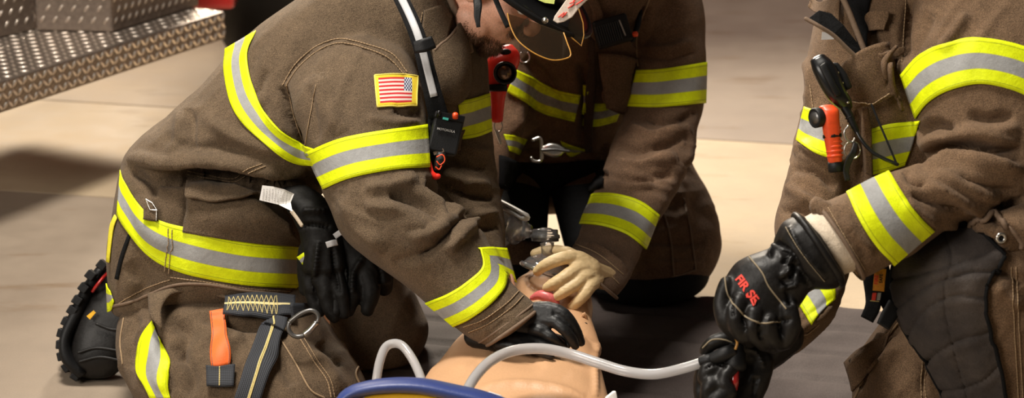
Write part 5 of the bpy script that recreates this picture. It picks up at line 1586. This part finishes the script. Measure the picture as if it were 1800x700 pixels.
band(c3, [(1586, 130), (1618, 98), (1660, 76), (1710, 67), (1760, 72), (1805, 84), (1850, 100)], [(1612, 208), (1634, 180), (1668, 160), (1720, 148), (1770, 156), (1810, 172), (1850, 190)], coat3, back=r3a, nu=60)
band(c3, [(1563, 301), (1585, 340), (1612, 375), (1641, 404)], [(1489, 341), (1508, 385), (1536, 430), (1570, 464)], coat3, back=r3b)
band(c3, [(1458, 498), (1466, 510), (1466, 526)], [(1401, 530), (1412, 550), (1425, 572)], coat3, back=r3c, nu=20)
band(c3, [(1417, 188), (1440, 196), (1458, 202)], [(1402, 248), (1430, 268), (1460, 280)], coat3, nu=20)
band(c3, [(1532, 226), (1570, 216), (1620, 212)], [(1534, 306), (1560, 300), (1590, 290)], coat3, nu=24)
def C3(top, bot, name, off, bulge=None, nu=18, nv=10, mat='coat3', thick=.006): return band(c3, top, bot, coat3, nu=nu, nv=nv, mat=M[mat], name=name, off=off, thick=thick, bulge=bulge)
# open collar: black lining, lapel and storm flap
C3([(1480, -4), (1500, 40), (1512, 90)], [(1534, -4), (1524, 40), (1526, 92)], 'black_lining', .006, mat='blackcloth', nv=6)
mb = MB(); plate(mb, [(1419, 34), (1440, 18), (1462, 24), (1482, 44), (1500, 66), (1520, 92), (1512, 104), (1490, 84), (1465, 60), (1440, 44)], [3.79, 3.80, 3.80, 3.80, 3.805, 3.81, 3.80, 3.795, 3.79, 3.785], .004)
build('open_lapel', mb, M['blackcloth'], coat3, smooth=False, bevel=.001)
mb = MB(); tube(mb, np.array([P(x, y, d) for x, y, d in smoothpath([(1417, 33, 3.786), (1440, 46, 3.78), (1465, 62, 3.785), (1490, 86, 3.79), (1512, 106, 3.795)], 30)]), .0034, 8)
tube(mb, np.array([P(x, y, d) for x, y, d in smoothpath([(1480, -6, 3.80), (1492, 20, 3.80), (1504, 50, 3.80), (1520, 90, 3.80)], 30)]), .005, 8)
build('edge_cord', mb, M['cord'], coat3)
C3([(1438, -6), (1450, 8), (1470, 4), (1486, 0)], [(1432, 16), (1448, 26), (1470, 26), (1484, 44)], 'collar_fold', .012)
C3([(1524, 22), (1545, 22), (1565, 24)], [(1524, 54), (1542, 52), (1560, 55)], 'collar_tab', .012)
C3([(1542, 84), (1564, 82), (1584, 84)], [(1556, 104), (1570, 102), (1586, 102)], 'pocket_tab', .012)
C3([(1494, 112), (1520, 96), (1545, 82), (1562, 88), (1588, 100)], [(1497, 182), (1520, 184), (1545, 178), (1562, 172), (1572, 168)], 'microphone_flap', .020, bulge=lambda u, v: .020 * math.sin(math.pi * u) * (1 - v) + .008, nu=24, nv=14)
C3([(1558, 130), (1572, 118), (1588, 112)], [(1553, 142), (1572, 160), (1598, 186)], 'pocket_flap', .022, nu=12)
C3([(1520, 190), (1524, 240), (1526, 300)], [(1530, 188), (1534, 240), (1536, 306)], 'storm_flap', .012, nu=24, nv=4)
mb = MB(); plate(mb, [(1445, 56), (1464, 58), (1466, 69), (1444, 70)], 3.80, .0015); build('white_label', mb, M['white'], coat3, smooth=False)
mb = MB(); seam(mb, c3, [(1498, 172), (1530, 176), (1562, 166)], .0011, .006, off=.035)
for a in ([(1592, 0), (1588, 50), (1586, 110)], [(1524, 0), (1520, 20)], [(1424, 150), (1430, 190)], [(1500, 182), (1496, 150), (1494, 118)]): seam(mb, c3, a, .0011, .006)
seam(mb, c3, [(1448, 370), (1474, 420), (1508, 482)], .0011, .005); seam(mb, c3, [(1456, 366), (1484, 414), (1520, 474)], .0011, .005)
seam(mb, c3, [(1380, 560), (1410, 590), (1440, 570)], .0011, .005)
build('stitching', mb, M['thread'], coat3)
ring = loft_rings(EL, 5, 40)[-1]
mb = MB(); tube(mb, np.vstack([ring, ring[:1]]), .0035, 8, 0); build('cuff_hem', mb, M['cord'], coat3)
h = c3.hit(1758, 418)
if h:
    mb = MB(); A = np.cross(h[1], UP); A /= np.linalg.norm(A); B = np.cross(h[1], A)
    tube(mb, np.array([h[0] + h[1] * .003 + A * .0068 * math.cos(t) + B * .0068 * math.sin(t) for t in np.linspace(0, 2 * math.pi, 28)]), .0026, 10, 0); gm = build('grommet', mb, M['metal'], coat3)
    mb = MB(); lathe(mb, h[0], h[1], [(0, .005), (.002, .005), (.0021, .0003)], 20); build('grommet_hole', mb, M['black'], gm)
mb = MB(); seam(mb, c3, [(1700, 398), (1730, 384), (1742, 372), (1760, 384), (1790, 420), (1800, 436)], .005, off=.004); build('tail_hem', mb, M['cord'], coat3)

# trousers: raised knee with pad, other leg behind
mb = MB()
loft(mb, [((1650, 378), (1860, 330), 3.84, .11), ((1602, 420), (1870, 400), 3.80, .13), ((1572, 470), (1870, 470), 3.77, .135), ((1576, 530), (1870, 545), 3.77, .13), ((1606, 600), (1880, 620), 3.79, .125), ((1646, 670), (1885, 700), 3.82, .12), ((1690, 760), (1890, 790), 3.85, .12), ((1700, 900), (1880, 930), 3.9, .11)], cap=.3, e=2.3)
loft(mb, [((1570, 540), (1680, 520), 4.02, .10), ((1540, 585), (1700, 580), 4.00, .11), ((1506, 632), (1710, 630), 3.98, .115), ((1500, 680), (1715, 690), 3.97, .12), ((1500, 760), (1730, 780), 3.96, .11), ((1540, 850), (1760, 860), 3.95, .10)], cap=.4, e=2.2)
t3 = Cloth(mb, .006, 5)
t3.folds([([(1590, 560), (1540, 620), (1506, 690)], 8, -.012), ([(1545, 600), (1520, 640), (1508, 650)], 6, .010), ([(1575, 590), (1560, 640), (1540, 700)], 16, .006), ([(1640, 620), (1625, 660), (1620, 700)], 8, -.006),
          ([(1740, 470), (1770, 480), (1800, 500)], 10, -.010), ([(1742, 500), (1770, 520), (1800, 540)], 12, .008)])
t3.wrinkle((1780, 560), (60, 120), 60, 26, .005, seed=51); t3.wrinkle((1560, 640), (70, 80), 55, 26, .005, seed=52); t3.allover(10, .0025, 1); t3.commit()
tr3 = t3.finish('turnout_trousers', M['coat3'], F3)
# knee pad as quilted leather over the thigh and knee
def quilt(u, v):
    q = 0
    for a, k in ((.13, .06), (.27, -.03), (.41, .05), (.55, .10), (.70, .04), (.85, -.04)):
        w_ = u + k * math.sin(3.0 * v) + .12 * (v - .5) - a
        q -= .005 * math.exp(-(w_ / .010) ** 2) - .0016 * math.exp(-((w_ - .028) / .02) ** 2)
    q -= .0025 * math.exp(-((v - .45 - .1 * math.sin(4 * u)) / .016) ** 2)
    return q + .006 * math.sin(math.pi * min(1, max(0, u))) * math.sin(math.pi * v) + .0025 * math.sin(9 * u + 5 * v) * math.sin(11 * v - 4 * u)
kp3 = band(t3, [(1640, 403), (1602, 428), (1580, 460), (1573, 495), (1580, 535), (1598, 580), (1624, 622), (1648, 665), (1672, 712)], [(1690, 394), (1730, 420), (1763, 452), (1740, 490), (1733, 530), (1745, 590), (1757, 640), (1766, 680), (1772, 712)], tr3, nu=80, nv=60, mat=M['pad'], name='knee_pad', off=.006, thick=.008, bulge=quilt)
L_ = [(1612, 424), (1592, 460), (1580, 500), (1590, 540), (1606, 590), (1640, 640), (1652, 700)]
mb = MB(); seam(mb, t3, [(1604, 428), (1582, 460), (1576, 495), (1583, 535), (1600, 580), (1627, 622), (1652, 668), (1672, 705)], .0035, off=.009); seam(mb, t3, [(1764, 455), (1740, 490), (1732, 530), (1744, 590), (1760, 650), (1768, 705)], .0035, off=.010); seam(mb, t3, [(1690, 396), (1720, 412), (1764, 452)], .0035, off=.010)
build('pad_binding', mb, M['blackcloth'], kp3)
mb = MB(); seam(mb, t3, [(1778, 470), (1782, 560), (1790, 700)], .0011, .006); seam(mb, t3, [(1786, 470), (1790, 560), (1798, 700)], .0011, .006); seam(mb, t3, [(1622, 636), (1618, 670), (1620, 705)], .0011, .006); seam(mb, t3, [(1630, 636), (1626, 670), (1628, 705)], .0011, .006)
seam(mb, t3, [(1590, 556), (1540, 620), (1504, 700)], .0022)
build('stitching', mb, M['thread'], tr3)
band(t3, [(1545, 598), (1560, 590), (1572, 580)], [(1497, 640), (1504, 660), (1508, 690)], tr3, nu=14, nv=14, mat=M['coat3'], name='cargo_pocket', off=.012, thick=.006)
# hanging straps with tag
hs = thing('hanging_strap', 'black strap with yellow and red tag hanging below the right firefighter cuff', 'strap', P(1535, 570, 3.75))
s1_ = strap_strip('strap', [(1528, 462, 3.74, 24), (1530, 490, 3.74, 26), (1535, 520, 3.74, 28), (1534, 540, 3.735, 27), (1524, 562, 3.73, 24)], 26, M['blackcloth'], hs, .004)
strap_strip('strap', [(1552, 462, 3.75, 20), (1556, 500, 3.75, 24), (1562, 530, 3.75, 30), (1575, 545, 3.75, 34)], 24, M['blackcloth'], hs, .004)
strap_strip('rubber_end', [(1575, 535, 3.74, 30), (1562, 556, 3.735, 28), (1552, 574, 3.73, 24)], 26, M['mattplastic'], hs, .005)
tgm = strap_strip('yellow_tag', [(1548, 472, 3.725, 20), (1546, 490, 3.722, 20), (1544, 512, 3.722, 20)], 20, M['tag'], hs, .002)
put('lettering', text_mesh('FIRE', .0085, P(1540.5, 492, 3.715), imgdir(.05, -1), imgdir(-1, -.05), bold=.0003), M['redtext'], tgm)
put('lettering', text_mesh('SAFE', .0070, P(1549, 490, 3.715), imgdir(.05, -1), imgdir(-1, -.05), bold=.0002), M['black'], tgm)
mb = MB(); plate(mb, [(1534, 515), (1541, 515), (1539, 528), (1532, 528)], 3.718, .001); build('red_patch', mb, M['redtext'], tgm, smooth=False)
mb = MB(); plate(mb, [(1543, 515), (1549, 515), (1547, 528), (1541, 528)], 3.718, .001); build('grey_patch', mb, M['greytext'], tgm, smooth=False)
mb = MB(); tube(mb, np.array([P(1530, 529, 3.72), P(1545, 530, 3.72)]), .0007, 5); build('stitching', mb, M['yellowthread'], s1_)

# gloves of firefighter three
mb = MB(); loft(mb, [((1404, 384), (1484, 484), 3.63, .050), ((1418, 380), (1498, 478), 3.63, .054), ((1446, 362), (1520, 476), 3.635, .056)], cap=.1)
kc = Cloth(mb, .004, 4); kc.wrinkle((1450, 430), (60, 60), -48, 7, .0012, length=8, seed=61); kc.commit(); kc.finish('knit_wrist', M['knit'], F3)
mb = MB()
G3 = [((1398, 379), (1478, 500), 3.63, .062), ((1378, 392), (1466, 508), 3.63, .062), ((1366, 412), (1450, 510), 3.63, .058), ((1360, 432), (1428, 510), 3.635, .050), ((1342, 440), (1412, 525), 3.635, .046), ((1316, 450), (1402, 545), 3.635, .048), ((1292, 466), (1398, 566), 3.64, .050), ((1276, 488), (1386, 588), 3.64, .050), ((1266, 512), (1350, 600), 3.645, .046), ((1264, 540), (1320, 600), 3.65, .04)]
loft(mb, G3, cap=.3, e=2.3)
# curled fingers
for f_ in ([(1278, 500, 3.62, 15), (1268, 530, 3.615, 15), (1276, 565, 3.61, 15), (1292, 588, 3.62, 13)], [(1300, 530, 3.60, 15), (1292, 560, 3.595, 15), (1302, 588, 3.60, 14), (1318, 602, 3.62, 11)],
           [(1326, 552, 3.59, 15), (1322, 580, 3.59, 15), (1336, 602, 3.60, 13), (1350, 610, 3.62, 11)], [(1352, 568, 3.59, 15), (1356, 592, 3.595, 14), (1370, 606, 3.61, 12), (1384, 606, 3.63, 10)],
           [(1385, 540, 3.60, 18), (1392, 575, 3.60, 17), (1380, 600, 3.61, 14), (1360, 614, 3.62, 10)]): snake(mb, f_, 12, 5)
g3 = Cloth(mb, .0032, 3)
g3.folds([([(1362, 425), (1388, 448), (1405, 480), (1428, 505)], 6, -.010), ([(1372, 436), (1380, 452), (1376, 466)], 4, -.008), ([(1388, 462), (1396, 478), (1388, 492)], 4, -.008), ([(1365, 430), (1350, 452)], 5, .006), ([(1392, 470), (1372, 490)], 6, .006), ([(1405, 495), (1388, 505), (1370, 505)], 5, .006),
          ([(1290, 560), (1286, 535), (1290, 520)], 3, -.006), ([(1312, 585), (1306, 560), (1310, 548)], 3, -.006), ([(1338, 598), (1334, 575), (1338, 566)], 3, -.006), ([(1372, 480), (1385, 510), (1392, 540)], 8, -.005),
          ([(1385, 395), (1410, 440), (1455, 492)], 5, .004), ([(1395, 560), (1370, 566), (1350, 562)], 5, -.004)])
g3.allover(28, .0020, 3); g3.allover(80, .0008, 5); g3.commit()
go3 = g3.finish('glove', M['leather'], F3)
ring = loft_rings(G3, 5, 40, 2.3)[0]
mb = MB(); tube(mb, np.vstack([ring, ring[:1]]), .006, 10, 0); build('gauntlet_rim', mb, M['leather'], go3)
mb = MB(); seam(mb, g3, [(1317, 452), (1340, 480), (1352, 505), (1382, 543)], .0014, off=.001); seam(mb, g3, [(1274, 485), (1278, 515), (1288, 532), (1310, 556), (1338, 568), (1372, 566)], .0014, off=.001); seam(mb, g3, [(1382, 400), (1410, 445), (1450, 495)], .0009, .004)
build('piping', mb, plain('tan_piping', (.24, .19, .12), .7), go3)
h = g3.hit(1312, 508)
if h:
    N_ = h[1]; X_ = imgdir(.62, .78); X_ = X_ - N_ * (X_ @ N_); X_ /= np.linalg.norm(X_); Y_ = np.cross(N_, X_)
    me = text_mesh('FIR SE', .0185, h[0] + N_ * .003, X_, Y_, .0015, bold=.0006, squash=1.15)
    # lay the letters on the leather
    n = len(me.vertices); v = np.empty(n * 3); me.vertices.foreach_get('co', v); v = v.reshape(-1, 3)
    for i in range(n):
        r = g3.bvh.find_nearest(Vector(v[i]))
        if r[0] is not None: v[i] = np.array(r[0]) + np.array(r[1]) * (.0012 + .3 * max(0, (v[i] - h[0]) @ N_ - .003))
    me.vertices.foreach_set('co', v.ravel()); put('lettering', me, M['redtext'], go3, smooth=False)
# lower glove holding the valve
mb = MB()
for p in ([(1375, 590, 3.72, 40), (1345, 610, 3.71, 42), (1310, 640, 3.70, 40), (1280, 670, 3.69, 40), (1262, 710, 3.69, 40)],
          [(1300, 610, 3.68, 28), (1330, 640, 3.68, 30), (1310, 690, 3.68, 34), (1290, 740, 3.69, 34)],
          [(1300, 600, 3.66, 15), (1275, 596, 3.65, 14), (1252, 604, 3.65, 13), (1240, 616, 3.66, 11)],
          [(1262, 650, 3.64, 16), (1242, 652, 3.635, 15), (1238, 670, 3.64, 13), (1256, 680, 3.65, 11)],
          [(1266, 672, 3.63, 16), (1246, 680, 3.625, 15), (1244, 700, 3.63, 13), (1262, 706, 3.64, 11)],
          [(1280, 690, 3.625, 16), (1258, 704, 3.62, 15), (1256, 724, 3.63, 13), (1276, 728, 3.64, 11)],
          [(1240, 640, 3.68, 14), (1232, 670, 3.69, 14), (1234, 710, 3.69, 14)],
          [(1284, 650, 3.63, 13), (1272, 668, 3.62, 12), (1284, 690, 3.62, 12)]): snake(mb, p, 12, 5)
g4 = Cloth(mb, .0032, 3); g4.folds([([(1300, 610), (1330, 620), (1345, 650)], 4, .004), ([(1330, 660), (1325, 700)], 6, -.005), ([(1236, 650), (1260, 640), (1280, 650)], 3, -.004)]); g4.allover(28, .002, 6); g4.allover(80, .0008, 2); g4.commit()
go4 = g4.finish('glove', M['leather'], F3)
mb = MB(); seam(mb, g4, [(1236, 612), (1252, 598), (1275, 598), (1300, 608)], .0013); build('piping', mb, plain('tan_piping', (.24, .19, .12), .7), go4)
sv = thing('suction_valve', 'black angled valve joining the milky tube, gripped in the lower leather glove', 'valve', P(1280, 660, 3.64))
mb = MB(); snake(mb, [(1232, 636, 3.645, 9.5), (1244, 633, 3.64, 10.5), (1250, 632, 3.64, 11), (1262, 628, 3.635, 12.5), (1275, 622, 3.63, 13), (1290, 616, 3.63, 12)], 16, 6, .3); build('tube_socket', mb, M['mattplastic'], sv)
mb = MB(); lathe(mb, P(1292, 652, 3.635), imgdir(.08, -1, .1), [(0, .013), (.004, .0175), (.012, .018), (.018, .016), (.028, .0155), (.034, .012), (.042, .0115), (.046, .006), (.046, .0005)], 28); build('valve_body', mb, M['mattplastic'], sv)
mb = MB(); snake(mb, [(1290, 655, 3.63, 9), (1291, 672, 3.625, 8), (1292, 684, 3.63, 5)], 12); build('red_lever', mb, M['redpaint'], sv)
mb = MB(); tube(mb, np.array([P(x, y, 3.61) for x, y in smoothpath([(1293, 594), (1296, 603), (1293, 613)], 8)]), .0022, 8); build('brass_clip', mb, M['amber'], sv)
mb = MB(); lathe(mb, P(1236, 635, 3.646), imgdir(1, -.2), [(0, .0085), (.002, .0098), (.005, .0098), (.006, .009)], 20); build('tube_ring', mb, M['hose'], sv)

# head and body
Y3, Z3 = imgdir(-.75, .55, -.15), imgdir(.1, -.98, .0)
X3, Y3, Z3 = orth(Y3, Z3)
H3 = P(1570, -220, 3.86)
b3 = body_under(F3, [[(1640, 380, 3.98, 90), (1620, 200, 3.98, 100), (1620, 20, 3.98, 100), (1600, -70, 3.95, 60), (1585, -180, 3.9, 62)], [(1700, -20, 3.9, 60), (1750, 150, 3.8, 66), (1760, 280, 3.77, 56), (1620, 350, 3.70, 42), (1500, 420, 3.64, 34), (1430, 450, 3.635, 28)],
    [(1500, 20, 3.98, 50), (1460, 180, 3.96, 40), (1430, 350, 3.91, 40), (1430, 500, 3.84, 32), (1370, 600, 3.74, 28)], [(1680, 380, 3.95, 90), (1740, 480, 3.80, 80), (1770, 700, 3.85, 65), (1790, 850, 3.9, 55)], [(1660, 400, 3.99, 70), (1620, 600, 3.99, 60), (1620, 750, 3.97, 60)]], (H3, X3, Y3, Z3))
def W3(x, y, z): return H3 + X3 * x + Y3 * y + Z3 * z
eyes(W3, X3, Y3, Z3, b3)
helmet(F3, H3, X3, Y3, Z3, None)

# things on firefighter three's chest
hm = thing('handset_microphone', 'black hand microphone with curly cable hanging above the orange flashlight', 'microphone', P(1490, 200, 3.75))
A_ = imgdir(.42, .905); B_ = imgdir(.905, -.42); 
mb = MB()
loft(mb, [((1425, 110), (1450, 97), 3.765, .012), ((1430, 128), (1462, 108), 3.762, .017), ((1442, 152), (1474, 128), 3.76, .018), ((1458, 176), (1486, 156), 3.76, .017), ((1470, 188), (1496, 175), 3.762, .013), ((1482, 196), (1498, 186), 3.765, .009)], cap=.5, e=2.8)
hb = build('handset_shell', mb, M['plastic'], hm)
mb = MB(); loft(mb, [((1440, 118), (1452, 110), 3.742, .004), ((1456, 148), (1466, 142), 3.740, .004), ((1468, 170), (1478, 164), 3.743, .004)], cap=.4, e=3); build('talk_button', mb, M['mattplastic'], hb)
mb = MB(); loft(mb, [((1462, 112), (1474, 112), 3.77, .010), ((1474, 134), (1488, 130), 3.77, .012), ((1484, 158), (1497, 152), 3.77, .012)], cap=.4, e=3); build('clip_housing', mb, M['mattplastic'], hb)
for x, y in ((1472, 128), (1480, 146), (1487, 163), (1490, 180)):
    mb = MB(); ball(mb, P(x, y, 3.752), .003, 8); build('screw', mb, M['metal'], hb)
mb = MB(); snake(mb, [(1484, 188, 3.76, 8), (1492, 202, 3.757, 7.5), (1499, 218, 3.755, 6), (1506, 232, 3.755, 4.8)], 14); build('strain_relief', mb, M['black'], hb)
for k in range(5):
    mb = MB(); x, y = 1493 + k * 2.7, 206 + k * 5.4; c = P(x, y, 3.757); tube(mb, np.array([c - A_ * .0006, c + A_ * .0006]), (8.2 - .6 * k) / FPX * 3.75, 14, .2); build('relief_ring', mb, M['black'], hb)
mb = MB(); snake(mb, [(1504, 228, 3.755, 3.6), (1514, 246, 3.75, 3.6), (1532, 266, 3.745, 3.6), (1552, 278, 3.74, 3.4), (1577, 289, 3.735, 3.4)], 10, 8); build('cable', mb, M['plastic'], hm)
mb = MB(); snake(mb, [(1532, 184, 3.76, 2), (1545, 215, 3.75, 2), (1560, 250, 3.74, 2), (1576, 288, 3.735, 2)], 8, 8); build('cord', mb, M['blackcloth'], hm)
of = thing('orange_flashlight', 'orange-red right-angle flashlight with black head clipped to the right firefighter coat', 'flashlight', P(1468, 300, 3.76))
mb = MB(); loft(mb, [((1440, 189), (1466, 186), 3.755, .012), ((1442, 198), (1474, 194), 3.752, .016), ((1445, 212), (1475, 208), 3.752, .016), ((1446, 224), (1476, 220), 3.753, .015), ((1448, 240), (1477, 236), 3.755, .0145), ((1452, 262), (1478, 260), 3.757, .0135), ((1456, 286), (1481, 284), 3.76, .013)], cap=.3, e=2.6)
ob = build('flashlight_body', mb, M['orange'], of)
for y in (226, 232, 250, 258, 266, 274):
    mb = MB(); c = P(1463 + (y - 226) * .1, y, 3.756); tube(mb, np.array([c - imgdir(.1, 1) * .001, c + imgdir(.1, 1) * .001]), .0148 - (y - 226) * .00002, 18, .2); build('grip_ring', mb, M['orange'], ob)
mb = MB(); lathe(mb, P(1442, 206, 3.752), imgdir(-1, .18, -.55), [(-.006, .014), (.002, .0165), (.012, .0168), (.014, .0145), (.012, .0125), (.008, .001)], 28); hdn = build('head_bezel', mb, M['mattplastic'], ob)
mb = MB(); lathe(mb, P(1442, 206, 3.752) + imgdir(-1, .18, -.55) * .0125, imgdir(-1, .18, -.55), [(-.003, .012), (0, .012), (.0004, .001)], 20); build('lens', mb, M['darkmetal'], hdn)
mb = MB(); c = P(1469, 286, 3.76); lathe(mb, c, imgdir(.1, 1), [(-.002, .0128), (.004, .0138), (.014, .0136), (.016, .011), (.016, .001)], 24); build('tail_cap', mb, M['mattplastic'], ob)
mb = MB(); c = P(1463, 239, 3.756); tube(mb, np.array([c - imgdir(.1, 1) * .0022 + 0, c + imgdir(.1, 1) * .0022]), .0158, 20, .2); build('retaining_band', mb, M['black'], ob)
kr3 = thing('key_ring', 'steel split ring and snap hook hanging right of the orange flashlight', 'ring', P(1498, 300, 3.75))
mb = MB(); tube(mb, np.array([P(1498 + 14 * math.cos(t), 264 + 15 * math.sin(t), 3.745) for t in np.linspace(0, 2 * math.pi, 36)]), .0012, 8, 0); build('split_ring', mb, M['metal'], kr3)
mb = MB(); tube(mb, np.array([P(x, y, 3.742) for x, y in smoothpath([(1491, 222), (1484, 232), (1488, 246), (1498, 250), (1502, 244)], 24)]), .0018, 8); build('snap_hook', mb, M['metal'], kr3)
strap_strip('leather_strap', [(1504, 252, 3.74, 8), (1500, 268, 3.735, 11), (1492, 282, 3.74, 12), (1487, 300, 3.745, 10), (1490, 318, 3.745, 9)], 10, M['leather'], kr3, .004)

for o in bpy.data.objects:
    if o.name.split('.')[0] in ('stitching', 'zigzag_stitching', 'printed_lines', 'beard', 'raised_tread'): o['kind'] = 'stuff'
